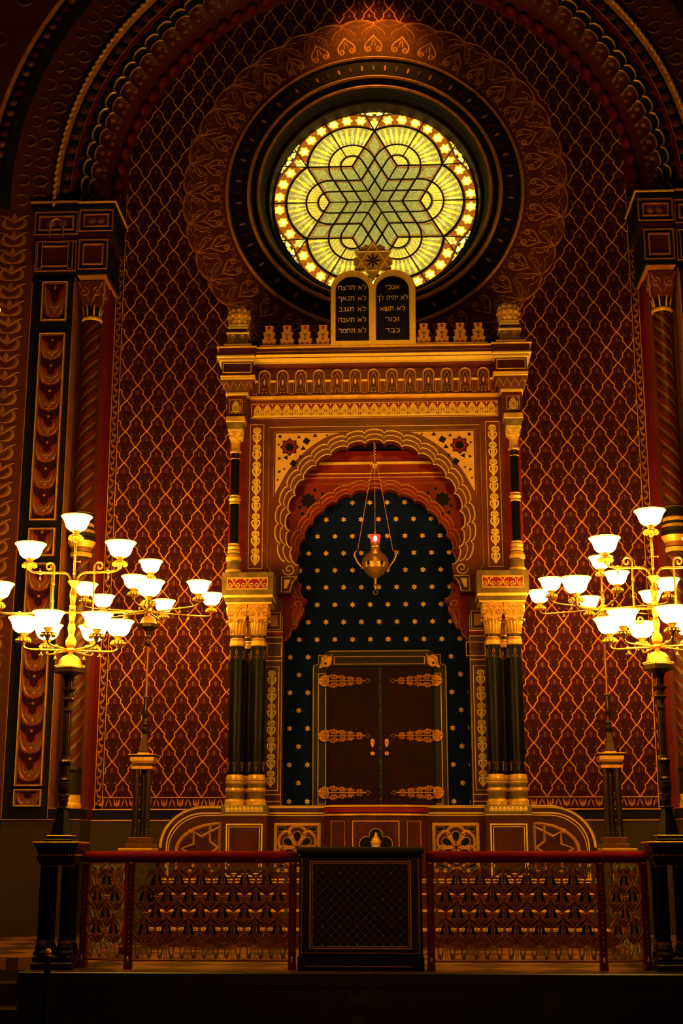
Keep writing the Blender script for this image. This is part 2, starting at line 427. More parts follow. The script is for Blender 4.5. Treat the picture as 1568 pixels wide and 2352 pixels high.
# ------------------------------------------------------------------ round window
def window():
    W = empty('window_1', (0, 0, 0), 'round stained glass window glowing yellow green with a six-pointed star', 'window', kind='structure')
    fr = MB(GOLD)
    N = 160
    def ring(r0, r1, y0, y1, m): fr.band(circ(0, CW, r0, N), circ(0, CW, r1, N), y0, y1, m, True, True)
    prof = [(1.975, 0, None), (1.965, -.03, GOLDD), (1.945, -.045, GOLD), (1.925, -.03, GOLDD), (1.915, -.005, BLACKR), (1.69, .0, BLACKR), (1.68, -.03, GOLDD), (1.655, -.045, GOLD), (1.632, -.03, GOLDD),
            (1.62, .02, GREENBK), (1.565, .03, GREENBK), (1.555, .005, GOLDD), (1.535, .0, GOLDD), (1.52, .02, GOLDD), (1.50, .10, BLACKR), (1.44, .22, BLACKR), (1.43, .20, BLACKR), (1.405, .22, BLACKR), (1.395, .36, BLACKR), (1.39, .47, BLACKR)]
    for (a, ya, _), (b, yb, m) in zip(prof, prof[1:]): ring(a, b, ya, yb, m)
    for i in range(72):
        a = TAU * i / 72; m = (MAROON, GOLDD)[i % 2]
        mbk = []
        c, s_ = cos(a), sin(a)
        pts = [(1.80 + .045 * cos(t), .016 * sin(t)) for t in [TAU * k / 8 for k in range(8)]]
        fr.add([(r * c - q * s_, -.012, CW + r * s_ + q * c) for r, q in pts], [tuple(range(8))], m)
    fr.build('window_frame', W)
    # glass colours as a fine polar mesh
    RG = 1.395; CG = CW + .05; nr, na = 190, 720
    amber = (.95, .46, .04); yel = (2.0, 1.15, .05); pale = (.98, .80, .12); grn = (.32, .29, .05); olive = (.24, .18, .02); org = (.70, .17, .008); dk = (.10, .035, .003)
    white = (1.6, 1.3, .35)
    def colour(x, z):
        r = hypot(x, z); a = atan2(z, x) % TAU
        k = int(round(a / (pi / 3))) % 6; da = (a - k * pi / 3 + pi) % TAU - pi
        u, v = r * cos(da), r * sin(da); av = abs(v)
        glow = .72 + .62 * max(0., min(1., .5 + .5 * sin(a * 1.0 + .6) * .5 + (r - .5) * .6))
        dp = hypot(u - .403, v); d2 = hypot(u - .435, v)
        def S(c, g=1.): return tuple(q * g for q in c)
        # hexagram region: inside lines at offset d from the axes
        # coordinates in the 60 degree star sector
        inside_star = (u < .435 and av < .23) or (u < .658 and av <= .379 and u > .219 and (u - av / 1.732) < .444) or u - av / 1.732 < .444
        if dp > .456 and not (u - av / 1.732 < .444 and av < .379 and u < .66):
            rim = hypot(u - .403, v)
            if r > .985: return S(dk)
            if rim < .60 and abs(da) < .50:
                # band of small star flowers
                t = atan2(v, u - .403); q = (t / .2618) % 1 - .5
                rr = rim - .527; d = hypot(q * .2618 * .527, rr)
                if d < .030: return S(white, glow)
                if d < .046 + .006 * cos(6 * atan2(rr, q * .13)): return S(yel, glow)
                return S(org, .75) if abs(rr) < .055 else S(dk)
            # corner triangles beside the star points
            t = (pi / 6 - abs(da)); rr = r
            for cx_, cr, c in ((.935, .050, white), (.965, .11, yel), (.962, .0, yel), (.974, .155, pale), (.935, .105, pale)):
                if hypot(rr - cx_, t * rr - cr) < (.033 if c is white else .020): return S(c, glow)
            if t * rr < (rr - .76) * .42 and rr < .90: return S(pale, glow * .95)
            return S(dk) if hypot(u - .403, v) > .60 else S(org, .6)
        if d2 < .23 and u > .435 - .02 and u - av / 1.732 > .444:
            if abs(d2 - .12) < .012: return S(olive)
            return S(pale if int(a * 40) % 2 else yel, .78 * glow)
        if u - av / 1.732 > .444:
            # petals with radiating flames
            t = atan2(v, u - .435); q = (t / .1496) % 1 - .5
            f = (dp) / .456
            wob = .12 * sin(d2 * 46) + .25
            if abs(q) < wob: return S(yel if (int(t / .1496 + 50) % 2) else pale, glow * (1.05 - .5 * (f > .93)))
            if abs(q) > .40 or f > .93: return S((.48, .38, .06), glow)
            return S((.85, .45, .05), glow * .7) if d2 < .33 else S((.60, .40, .05), glow)
        # star area: rhombs with amber borders
        for off in (.379,):
            if off - .03 < av < off and u > .2: return S((.50, .22, .02))
        w = (u * .866 - av * .5); w2 = abs(w)
        if .379 - .03 < (u * .866 - av * .5) < .385: return S((.50, .22, .02))
        if .23 < av < .250 or (.21 < w < .23 and av < .23): return S((.42, .17, .015))
        if r < .03: return S(org, .35)
        g = .55 + .75 * min(1, r)
        return S(grn, g * 1.5) if (int((u + av) * 60) + int((u - av) * 60)) % 2 else S(pale, g * .72)
    v = []; cols = []
    for i in range(nr + 1):
        r = RG * i / nr
        for j in range(na):
            a = TAU * j / na; v.append((r * cos(a), .44, CG + r * sin(a))); cols.append(colour(r / RG * cos(a + 1e-6), r / RG * sin(a + 1e-6)))
    f = [(i * na + j, i * na + (j + 1) % na, (i + 1) * na + (j + 1) % na, (i + 1) * na + j) for i in range(nr) for j in range(na)]
    g = MB(GLASSM); g.add(v, f, GLASSM); go = g.build('glass', W)
    ca = go.data.color_attributes.new('pane', 'FLOAT_COLOR', 'POINT')
    ca.data.foreach_set('color', [c for q in cols for c in (*q, 1.)])
    # leading
    ld = MB(LEADM)
    def P(u, w, k):
        a = k * pi / 3; return (RG * (u * cos(a) - w * sin(a)), CG + RG * (u * sin(a) + w * cos(a)))
    def line(pts, k, w=.016): ld.ribbon([P(u, q, k) for u, q in pts], w, .432, LEADM, .01)
    for k in range(6):
        line([(0, 0), (.205, 0)] if False else [(0, 0), (.444, 0)], k, .020)
        for s_ in (1, -1):
            for d, ue in ((.113, .435), (.23, .435), (.379, .657)):
                line([(d / 1.732, s_ * d), (ue, s_ * d)], k, .025)
                # the mirrored family inside the same sector
            line([(.657, s_ * .379), (.80 , s_ * (.379 + .022))], k, .012) if False else None
        line([(.435 + .113 * cos(t), .113 * sin(t)) for t in [-pi / 2 + pi * i / 16 for i in range(17)]], k, .024)
        line([(.435 + .23 * cos(t), .23 * sin(t)) for t in [-pi / 2 + pi * i / 24 for i in range(25)]], k, .026)
        tm = atan2(.379, .657 - .403)
        line([(.403 + .456 * cos(t), .456 * sin(t)) for t in [-tm + 2 * tm * i / 30 for i in range(31)]], k, .030)
        line([(.548, 0), (.985, 0)], k, .018)
        for s_ in (1, -1):
            line([(.444 + .113 * cos(s_ * pi / 3) * 0, 0), (.435 + .23 * cos(pi / 3), s_ * .23 * sin(pi / 3))], k, .010)
            line([(.657, s_ * .379), (.903, s_ * .393)], k, .018)
    for i in range(7):
        pass
    ld.band(circ(0, CG, RG + .01, N), circ(0, CG, RG - .035, N), .425, .43, LEADM)
    ld.build('lead_tracery', W)
window()

# ------------------------------------------------------------------ great arch
AZ = 9.05
def arch():
    A = empty('trim_2', (0, 0, 0), 'great dark scalloped horseshoe arch with gilt scallops framing the chancel wall', 'arch', kind='structure')
    a0, a1 = radians(-2.5), radians(182.5)
    arc = lambda r, n=180: circ(0, AZ, r, n, a0, a1)
    NL = 48; fo = lambda r, lb: foils(0, AZ, r, lb, a0, a1, NL, 9)
    def fit(r, pts): return [(r * cos(a0 + (a1 - a0) * i / (len(pts) - 1)), AZ + r * sin(a0 + (a1 - a0) * i / (len(pts) - 1))) for i in range(len(pts))]
    mb = MB(GREENBK)
    F1 = fo(3.70, .072); F2 = fo(3.625, .062); F3 = fo(3.775, .075)
    mb.band(F2, F1, -.50, -.56, GREENBK, False); mb.band(F1, F3, -.56, -.58, GREENBK, False)
    mb.band(F3, fit(3.885, F3), -.58, -.60, RED, False)
    mb.ribbon(F1, .024, -.56, GOLD, .02); mb.ribbon(F2, .016, -.50, GOLD, .012); 
    mb.band(fit(3.50, F2), F2, -.33, -.50, MAROON, False)
    mb.band(fit(3.40, F2), fit(3.50, F2), .0, -.33, MAROON, False)
    mb.build('scalloped_edge', A)
    # carved knobs and star flowers on the soffit
    kb = MB(REDB)
    for i in range(NL):
        a = a0 + (a1 - a0) * (i + .5) / NL; c, s_ = cos(a), sin(a)
        for (r, y, br, m) in ((3.42, -.16, .105, RED),):
            o = MB(); o.lathe([(.001, -.07), (.055, -.065), (.095, -.03), (.10, .0), (.06, .03), (.03, .10)], 0, 0, 0, 12, RED)
            kb.paste(o, lambda x, y_, z, c=c, s_=s_, r=r, y=y: ((r + z) * c - x * s_, y + y_, AZ + (r + z) * s_ + x * c))
        T = lambda p, q, c=c, s_=s_: (p * c - q * s_, AZ + p * s_ + q * c)
        kb.star(*T(3.585, 0), .05, -.52, GOLDD, 5, .45, a, .012)
        for q in (-.05, .05):
            sp = spiral(0, 0, .028, .006, 0, 1.1, 10); kb.ribbon([T(3.52 + x, q + z) for x, z in sp], .010, -.45, GOLDD, .006)
        kb.ribbon([T(3.645 + .02 * cos(t), .075 * sin(t)) for t in [-1.5 + 3. * k / 8 for k in range(9)]], .012, -.53, GOLDD, .01)
    kb.build('soffit_knobs', A)
    ob = MB(GREENBK)
    ob.band(arc(3.885), arc(4.025), -.60, -.64, GREENBK, False)
    ob.band(arc(4.025), arc(4.07), -.64, -.70, GOLDD, False); ob.band(arc(4.07), arc(4.11), -.70, -.66, GOLDD, False)
    ob.band(arc(4.11), arc(4.62), -.66, -.74, ROSEB, False); ob.band(arc(4.62), arc(4.72), -.74, -.80, GREENBK, False)
    ob.band(arc(4.72), arc(4.90), -.80, -.80, BLACKR, False); ob.band(arc(4.90), arc(4.94), -.80, -.84, GOLDD, False)
    ob.band(arc(4.94), arc(5.9), -.84, -.84, ROSEB, False); ob.band(arc(5.9), arc(7.6), -.84, -.84, GREENBK, False)
    for r, w in ((3.892, .012), (4.018, .010)): ob.ribbon(arc(r), w, -.61, GOLDD, .01)
    n = 66
    for i in range(n):
        a = a0 + (a1 - a0) * (i + .5) / n; ob.disc(3.955 * cos(a), AZ + 3.955 * sin(a), .056, -.63, MAROON, 14, .035)
        ob.ribbon(circ(3.955 * cos(a), AZ + 3.955 * sin(a), .062, 14), .008, -.625, BROWN2, .006, True)
    tw = []
    for i in range(700):
        t = i / 699; a = a0 + (a1 - a0) * t
        tw.append(((4.065 + .008 * cos(t * 900)) * cos(a), -.715 + .008 * sin(t * 900), AZ + (4.065 + .008 * cos(t * 900)) * sin(a)))
    ob.tube(tw, .022, GOLD, 6)
    # foliage pairs on the broad band and beads further out
    fm = MB()
    for s_ in (1, -1):
        fm.ribbon(bez((s_ * .005, 4.16), (s_ * .10, 4.20), (s_ * .10, 4.34), (s_ * .01, 4.36), 8), [.006, .02, .035, .04, .038, .03, .02, .012, .006], -.70, BROWN2, .01)
        fm.ribbon(bez((s_ * .005, 4.40), (s_ * .10, 4.42), (s_ * .09, 4.52), (s_ * .02, 4.58), 8), [.006, .02, .03, .034, .03, .026, .02, .012, .006], -.72, BROWN2, .01)
    fm.disc(0, 4.27, .022, -.71, MAROON, 8, .01)
    n = 52
    for i in range(n):
        th = a0 + (a1 - a0) * (i + .5) / n
        ob.paste(fm, lambda x, y, z, th=th: (z * cos(th + x / z), y, AZ + z * sin(th + x / z)))
        for q in (0, .5):
            t2 = a0 + (a1 - a0) * (i + q) / n; ob.disc(4.81 * cos(t2), AZ + 4.81 * sin(t2), .05, -.81, (MAROON, BROWN2)[i % 2], 8, .02)
        if i % 2 == 0:
            ob.paste(fm, lambda x, y, z, th=th: ((z * 1.26 - .02) * cos(th + x / z), y - .14, AZ + (z * 1.26 - .02) * sin(th + x / z)))
    ob.build('archivolt', A)
arch()

# ------------------------------------------------------------------ side piers, their columns and panels
PAN = MB()
for s_ in (1, -1):
    PAN.ribbon(bez((s_ * .012, -.10), (s_ * .05, -.13), (s_ * .13, -.04), (s_ * .115, .06), 9), [.01, .018, .026, .03, .03, .028, .024, .018, .012, .006], 0, GOLDD, .008)
    PAN.ribbon(bez((s_ * .01, -.04), (s_ * .05, -.05), (s_ * .08, -.01), (s_ * .07, .04), 7), .012, 0, GOLDD, .008)
    PAN.add([(0, -.002, -.13), (s_ * .10, -.002, -.10), (s_ * .145, -.002, .02), (s_ * .12, -.002, .12), (s_ * .06, -.002, .03), (0, -.002, -.02)], [(0, 1, 2, 3, 4, 5)], BROWN2)
    PAN.add([(s_ * .028, -.006, -.03), (s_ * .07, -.006, .00), (s_ * .115, -.006, .10), (s_ * .05, -.006, .06)], [(0, 1, 2, 3)], REDB)
    PAN.add([(s_ * .015, -.006, -.115), (s_ * .06, -.006, -.125), (s_ * .085, -.006, -.09), (s_ * .03, -.006, -.08)], [(0, 1, 2, 3)], REDB)
PAN.disc(0, .10, .016, -.004, GOLDD, 8, .006); PAN.disc(0, -.07, .02, -.004, GOLDD, 6, .006)
FLO = MB()
for s_ in (1, -1):
    FLO.ribbon(bez((0, -.10), (s_ * .12, -.10), (s_ * .15, .0), (s_ * .06, .05), 9), [.012, .03, .042, .05, .05, .045, .036, .028, .018, .01], 0, FLOR, .006)
    FLO.ribbon(bez((0, -.03), (s_ * .05, .02), (s_ * .10, .06), (s_ * .15, .06), 7), [.01, .02, .03, .034, .03, .024, .016, .008], 0, FLOR, .006)
FLO.add([(0, -.006, .09), (.03, -.006, .03), (0, -.006, -.05), (-.03, -.006, .03)], [(0, 1, 2, 3)], FLOR)

def pier(s_, side):
    P = empty('wall_' + side, (0, 0, 0), 'painted pier on the %s of the chancel with tall framed ornament panels' % side, 'wall', kind='structure')
    X = lambda a, b: sorted((s_ * a, s_ * b))
    mb = MB(GREENBK)
    mb.box(*X(3.39, 3.46), -.25, .0, 1.29, 8.9, RED)                # red reveal
    mb.box(*X(3.44, 3.80), -.26, -.0, 1.29, 8.9, MAROON)
    mb.box(*X(3.765, 4.32), -.60, .0, 1.29, 7.96, GREENBK)
    mb.box(*X(3.758, 3.775), -.605, -.2, 1.41, 7.96, BROWN2)
    mb.box(*X(3.40, 4.32), -.585, -.0, 0, 1.275, BROWN)
    mb.box(*X(3.40, 4.33), -.612, -.1, 1.272, 1.284, GOLDD); mb.box(*X(3.40, 3.77), -.60, -.1, 1.284, 1.40, GREENBK)
    mb.box(*X(3.40, 3.77), -.612, -.1, 1.398, 1.41, GOLDD)
    mb.box(*X(4.32, 4.85), -.66, .0, 0, 1.29, GREENBK)
    mb.box(*X(4.32, 4.85), -.66, .0, 1.29, 8.95, ROSEB)
    mb.box(*X(4.85, 5.4), -.80, .0, 0, 8.95, BLACKR)
    for x in (3.775, 4.31): mb.bev(*X(x, x + .008), -.613, -.59, 1.29, 7.9, GOLDD, .002)
    z = 1.45
    while z < 8.8:
        mb.paste(FLO, lambda x, y, zz, z=z: (s_ * 4.575 + x * 1.25, -.66 + y, z + zz * 1.15)); z += .235
    mb.build('pier_body', P)
    # framed panels
    pm = MB(GOLD)
    for z0, z1 in ((7.37, 7.90), (4.80, 7.21), (4.36, 4.71), (1.65, 4.28), (1.42, 1.62)):
        a, b = X(3.852, 4.18)
        pm.box(a, b, -.615, -.60, z0, z1, DKW)
        frame(pm, a, b, z0, z1, .028, -.615, BROWN2, .03)
        frame(pm, a + .004, b - .004, z0 + .004, z1 - .004, .012, -.64, GOLD, .014)
        if z1 - z0 > 1:
            n = int((z1 - z0 - .1) / .29); st = (z1 - z0 - .08) / n
            for i in range(n): pm.paste(PAN, lambda x, y, z, c=z0 + .04 + st * (i + .5): (s_ * 4.016 + x * 1.06, -.617 + y, c + z * 1.15))
        else:
            k = (z1 - z0) * .9 / .25
            pm.paste(PAN, lambda x, y, z, c=(z0 + z1) / 2, k=k: (s_ * 4.016 + x, -.617 + y, c + .1 * k * 0 + z * k))
    pm.build('ornament_panels', P)
    # entablature blocks
    en = MB(GREENBK)
    def block(a, b, z0, z1, y, holes):
        en.box(*X(a, b), y, 0, z0, z1, GREENBK)
        frame(en, *X(a, b), z0, z1, .022, y, BROWN2, .02)
        frame(en, *X(a, b), z0, z1, .010, y - .02, GOLDD, .008)
        aa, bb = X(a + .055, b - .055)
        frame(en, aa, bb, z0 + .06, z1 - .06, .02, y, GOLDD, .03)
        en.box(aa + .02, bb - .02, y - .004, y, z0 + .08, z1 - .08, MAROON)
        if holes:
            for q in (.33, .67): en.disc(aa + (bb - aa) * q, (z0 + z1) / 2, .055, y - .006, BROWN2, 12, .03)
    block(3.345, 3.72, 8.02, 8.43, -.70, False); block(3.285, 3.72, 8.52, 8.82, -.74, True)
    block(3.75, 4.28, 8.02, 8.43, -.66, False); block(3.74, 4.30, 8.50, 8.82, -.70, True)
    en.box(*X(3.35, 3.72), -.69, 0, 8.43, 8.52, RED); en.box(*X(3.74, 4.30), -.66, 0, 8.43, 8.50, RED)
    en.bev(*X(3.33, 3.73), -.71, 0, 7.955, 8.02, GREENBK); en.bev(*X(3.36, 3.72), -.70, 0, 7.935, 7.96, GOLDD)
    en.bev(*X(3.27, 3.73), -.77, 0, 8.83, 8.90, GREENBK); en.bev(*X(3.25, 3.74), -.79, 0, 8.90, 8.925, GOLD)
    en.bev(*X(3.72, 4.34), -.73, 0, 8.84, 8.93, GREENBK); en.bev(*X(3.73, 4.36), -.76, 0, 8.93, 8.955, GOLDD)
    for x in (3.80, 4.19):
        en.box(*X(x, x + .05), -.70, -.6, 8.06, 8.42, GREENBK); frame(en, *X(x - .01, x + .06), 8.04, 8.42, .012, -.70, GOLDD, .01)
    ap = circ(s_ * 4.01, 8.62, .085, 14, 0, pi); en.ribbon([(s_ * 4.01 + .085, 8.45)] + ap + [(s_ * 4.01 - .085, 8.45)], .02, -.735, GOLDD, .02)
    # next pier further out
    en.box(*X(4.86, 5.4), -.95, 0, 8.75, 8.95, GREENBK); en.bev(*X(4.80, 5.4), -1.0, 0, 8.95, 9.0, GOLDD)
    for z0, z1 in ((7.3, 7.95), (8.1, 8.65)): frame(en, *X(4.90, 5.3), z0, z1, .03, -.81, GOLDD, .03)
    frame(en, *X(4.92, 5.3), 4.2, 5.2, .03, -.81, GOLD, .03)
    en.build('entablature', P)
    # attached columns, one above the other
    for k, (z0, zt, nm) in enumerate(((1.41, 4.38, 'lower'), (4.62, 7.42, 'upper'))):
        cx, cy = s_ * 3.575, -.42
        C = empty('engaged_column', (cx, cy, z0), '%s red column with spiral gilt bands beside the %s pier' % (nm, side), 'column')
        c = MB(BRONZE)
        if k == 0:
            c.lathe([(.135, 0), (.135, .04), (.125, .06), (.122, .15)], 0, 0, 0, 24, GOLD); c.lathe([(.122, .15), (.118, .40), (.13, .42), (.135, .44), (.125, .46)], 0, 0, 0, 24, DOORF)
        else:
            c.lathe([(.16, 0), (.165, .05), (.15, .09), (.13, .10), (.14, .13), (.14, .17), (.12, .19), (.12, .27), (.125, .30), (.12, .31)], 0, 0, 0, 24, DOORF, mats=[DOORF, GOLD, GOLD, GREENBK, GOLD, GOLD, GREENBK, GREENBK, GOLD])
        c.build('base', C)
        zb = .46 if k == 0 else .31; h = zt - z0
        sh = MB(SHAFTM); sh.lathe([(.112, zb), (.110, h)], 0, 0, 0, 28, SHAFTM)
        for q in range(-8, 34):
            zz = zb + .02 + q * .165
            for (dz, w, m) in ((0, .007, GOLDD), (.024, .007, GOLDD), (.060, .035, RED)):
                v = []; 
                for i in range(13):
                    t = i / 12; a = -pi / 2 + (t - .5) * pi * 1.04; z = zz + dz + s_ * -(t - .5) * .36
                    if not (zb < z < h - w): v = v if len(v) < 4 else v; continue
                    v += [(.1135 * cos(a), .1135 * sin(a), z), (.1135 * cos(a), .1135 * sin(a), z + w)]
                if len(v) > 3: sh.add(v, [(2 * i, 2 * i + 2, 2 * i + 3, 2 * i + 1) for i in range(len(v) // 2 - 1)], m)
        sh.build('shaft', C)
        cp = MB(GOLD)
        if k == 0:
            cp.lathe([(.112, h), (.13, h + .02), (.13, h + .05), (.115, h + .06), (.13, h + .12), (.17, h + .19), (.17, h + .23)], 0, 0, 0, 24, GOLD, mats=[GOLD, GOLD, GREENBK, BROWN2, GOLD, DOORF])
        else:
            cp.lathe([(.11, h), (.13, h + .012), (.132, h + .03), (.12, h + .05)], 0, 0, 0, 24, GOLD)
            cp.lathe([(.105, h + .05), (.10, h + .18)], 0, 0, 0, 16, GREENBK)
            for i in range(8):
                a = TAU * (i + .5) / 8; cp.tube([(.10 * cos(a), .10 * sin(a), h + .05), (.112 * cos(a), .112 * sin(a), h + .14), (.13 * cos(a), .13 * sin(a), h + .20)], .011, GOLD, 6)
            cp.taper(0, 0, h + .19, h + .50, .115, .17, MAROON)
            for fx in range(2):
                for sx in (1, -1):
                    for pts in (spiral(sx * .08, h + .36, .06, .012, pi / 2, sx * 1.3, 20), bez((sx * .01, h + .22), (sx * .02, h + .3), (sx * .12, h + .40), (sx * .15, h + .48), 8)):
                        r = MB(); r.ribbon(pts, .022, 0, BROWN2, .016)
                        if fx == 0: cp.paste(r, lambda x, y, z: (x, -.115 - (z - h - .19) * .18 + y, z))
                        else: cp.paste(r, lambda x, y, z: (s_ * -1 * (.115 + (z - h - .19) * .18 - y), x, z))
        cp.build('capital', C)
pier(-1, 'left'); pier(1, 'right')

# ------------------------------------------------------------------ the ark
ARK = empty('holy_ark', (0, -.6, 0), 'tall gilded red marble ark with horseshoe arches over dark double doors', 'ark')
ARK.location = (0, 0, 0)
def cornerpair(fn):
    for s_ in (-1, 1): fn(s_)
XX = lambda s_, a, b: sorted((s_ * a, s_ * b))

def ark_base():
    mb = MB(MARBD)
    rc = [(1.88 + .48 * cos(t), .972 + .43 * sin(t) ** 1.0) for t in [pi / 2 * i / 18 for i in range(19)]]
    prof = [(2.36, .45)] + rc
    pts = [(-x, z) for x, z in reversed(prof)][::-1]
    full = [(-2.36, .50)] + [(-x, z) for x, z in rc] + [(x, z) for x, z in reversed(rc)] + [(2.36, .50)]
    mb.plate(full, -1.30, -.02, MARBD)
    edge = [(-x, z) for x, z in rc] + [(x, z) for x, z in reversed(rc)]
    mb.band([(x, z) for x, z in edge], [(x, z - .0) for x, z in edge], -1.325, -1.28, GOLD, False)
    mb.ribbon([(x * (1 - .006), z - .008) for x, z in edge], .026, -1.305, GOLDB, .006)
    rc2 = [(1.88 + .40 * cos(t), .972 + .355 * sin(t)) for t in [pi / 2 * i / 18 for i in range(19)]]
    e2 = [(-2.28, .6)] + [(-x, z) for x, z in rc2] + [(x, z) for x, z in reversed(rc2)] + [(2.28, .6)]
    mb.ribbon(e2, .016, -1.302, GOLDB, .004); mb.ribbon([(x * .99, z - .024) for x, z in e2], .010, -1.302, GOLDB, .004)
    mb.build('plinth', ARK)
    # quarter-round star tracery
    for s_ in (-1, 1):
        t = MB(STONE); y = -1.30
        arc = [(s_ * (1.70 + .47 * cos(a)), .93 + .285 * sin(a)) for a in [pi / 2 * i / 14 for i in range(15)]]
        fld = [(s_ * 1.70, .72), (s_ * 2.17, .72)] + arc
        t.plate(fld, y - .002, None, MARBD)
        t.ribbon([(s_ * 2.17, .72)] + arc + [(s_ * 1.70, .72)], .034, y, STONE, .022, True)
        t.ribbon([(s_ * 2.185, .72)] + [(s_ * 1.70 + (x - s_ * 1.70) * 1.035, .93 + (z - .93) * 1.05) for x, z in arc] + [(s_ * 1.685, 1.23)], .006, y, GOLDB, .012)
        def L(*p): t.ribbon([(s_ * (1.70 + a), b) for a, b in p], .030, y - .004, STONE, .022); t.ribbon([(s_ * (1.70 + a), b) for a, b in p], .006, y - .024, GOLDB, .006)
        L((.105, 1.20), (.105, 1.03), (.015, .96)); L((.0, 1.18), (.105, 1.13), (.20, 1.08), (.285, 1.13), (.285, 1.0), (.41, .955), (.285, .88), (.285, .76))
        L((.20, 1.08), (.105, 1.13)); L((.41, .955), (.30, .86)); L((.015, .96), (.105, .90), (.105, .72)); L((.30, 1.12), (.34, 1.15)); L((.105, .9), (.2, .82), (.285, .88))
        t.build('star_tracery', ARK)
        # pedestals under the columns
        p = MB(MARBD); a, b = XX(s_, 1.175, 1.655)
        p.bev(a, b, -1.5, -.85, .34, 1.31, MARBD); p.bev(a - .004, b + .004, -1.505, -.85, 1.298, 1.312, GOLDB, .003)
        a2, b2 = XX(s_, 1.215, 1.61); frame(p, a2, b2, .66, 1.212, .016, -1.5, GOLDB, .012); frame(p, a2 + .03, b2 - .03, .69, 1.182, .008, -1.5, GOLDB, .008)
        p.build('pedestal', ARK)
        c = MB(GREY); c.bev(a - .008, b + .008, -1.512, -.84, 1.312, 1.405, GREY)
        c.box(a + .035, b - .035, -1.516, -1.5, 1.342, 1.388, CREAM); frame(c, a + .035, b - .035, 1.338, 1.392, .006, -1.516, GOLDB, .004)
        for i in range(9): c.disc(a + .035 + (b - a - .07) * (i + .5) / 9, 1.365, .021, -1.518, GOLDB, 8, .004)
        for i in range(10):
            for zz in (1.350, 1.380): c.disc(a + .045 + (b - a - .09) * i / 9, zz, .006, -1.5195, MAROON, 6)
        c.build('pedestal_cap', ARK)
        # trefoil panels
        q = MB(STONE); cx = s_ * .857; cz = .965; w = .24
        q.box(cx - w, cx + w, -1.303, -1.29, .72, 1.212, MARBD); frame(q, cx - w - .012, cx + w + .012, .708, 1.224, .008, -1.30, GOLDB, .010)
        frame(q, cx - w, cx + w, .72, 1.212, .020, -1.30, STONE, .02)
        rose = []
        for k in range(6):
            ac = pi / 2 + TAU * k / 6
            for i in range(9):
                t = ac - .62 * 1 + 1.24 * i / 8; 
                r = .150 + .062 * sqrt(max(0, 1 - ((t - ac) / .60) ** 2)) if abs(t - ac) < .60 else .150
                rose.append((cx + r * cos(t) * 1.03, cz + r * sin(t) * 1.06))
        q.ribbon(rose, .034, -1.303, STONE, .022, True); q.ribbon(rose, .006, -1.322, GOLDB, .008, True)
        for k in range(6):
            ac = pi / 2 + TAU * k / 6; c0, s0 = cos(ac), sin(ac)
            tear = [(.045, 0), (.09, .036), (.13, .044), (.160, .03), (.170, 0), (.160, -.03), (.13, -.044), (.09, -.036)]
            tp = [(cx + r * c0 - t * s0, cz + r * s0 + t * c0) for r, t in tear]
            q.plate(tp, -1.306, None, BLACK); q.ribbon(tp, .012, -1.306, STONE, .018, True); q.ribbon(tp, .005, -1.320, GOLDB, .006, True)
            ci = ac + pi / 6; q.ribbon([(cx + r * cos(ci), cz + r * sin(ci)) for r in (.02, .08, .15)], [.02, .036, .05], -1.304, STONE, .012)
        for sx in (1, -1):
            for sz in (1, -1):
                tri = [(cx + sx * .205, cz + sz * .215), (cx + sx * .205, cz + sz * .165), (cx + sx * .135, cz + sz * .180), (cx + sx * .12, cz + sz * .215)]
                q.plate(tri, -1.304, None, BLACK); q.ribbon(tri, .006, -1.304, GOLDB, .008, True)
        q.build('trefoil_panel', ARK)
    # bowed centre below the doors
    n = 24; bow = [(.555 * (-1 + 2 * i / n), -1.30 - .30 * sqrt(max(0, 1 - (-1 + 2 * i / n) ** 2)) ** .8) for i in range(n + 1)]
    m = MB(MARBD)
    def sweep(z0, z1, off, mm):
        v = [(x * (1 + off), y - off * .6, z0) for x, y in bow] + [(x * (1 + off), y - off * .6, z1) for x, y in bow]
        k = len(bow); m.add(v, [(i, i + 1, k + i + 1, k + i) for i in range(k - 1)] + [tuple(range(k, 2 * k)), tuple(range(k - 1, -1, -1))], mm)
    sweep(.34, 1.392, 0, MARBD); sweep(1.295, 1.315, .03, GOLD); sweep(1.33, 1.385, .03, MARB2); sweep(1.385, 1.405, .045, GOLD); sweep(.60, .63, .03, GOLD)
    m.build('bowed_front', ARK)
    c = MB(MARBD); y = -1.612
    c.box(-.25, .25, y, -1.50, .70, 1.24, MARBD); frame(c, -.25, .25, .70, 1.24, .010, y, GOLD, .008)
    for a, b in ((-.48, -.33), (.33, .48)):
        c.box(a, b, -1.555, -1.35, .70, 1.24, MARBD); frame(c, a, b, .70, 1.24, .007, -1.555, GOLDD, .006)
    tre = []
    for (cx, cz, r, t0, t1) in ((.10, 1.0, .075, -pi / 2, pi * .62), (0, 1.09, .068, .05, pi - .05), (-.10, 1.0, .075, pi * .38, pi * 1.5)):
        tre += [(cx + r * cos(t0 + (t1 - t0) * i / 10), cz + r * sin(t0 + (t1 - t0) * i / 10)) for i in range(11)]
    c.plate(tre, y - .003, None, BLACK); c.ribbon(tre, .010, y, GOLD, .008, True)
    c.lathe([(.042, 0), (.048, .01), (.045, .03), (.052, .06), (.040, .10), (.018, .125), (.014, .14), (.018, .15), (.001, .165)], 0, y - .03, .955, 12, GOLD)
    for k in range(8):
        a = TAU * k / 8; c.ball(.050 * cos(a), y - .03 + .05 * sin(a), 1.02, .010, GOLD, 6, 4)
    for s_ in (1, -1): c.ribbon([(s_ * .21, 1.06), (s_ * .18, 1.14), (s_ * .10, 1.19), (s_ * .21, 1.19)], .005, y, GOLDD, .006, True)
    c.build('crown_niche', ARK)
ark_base()

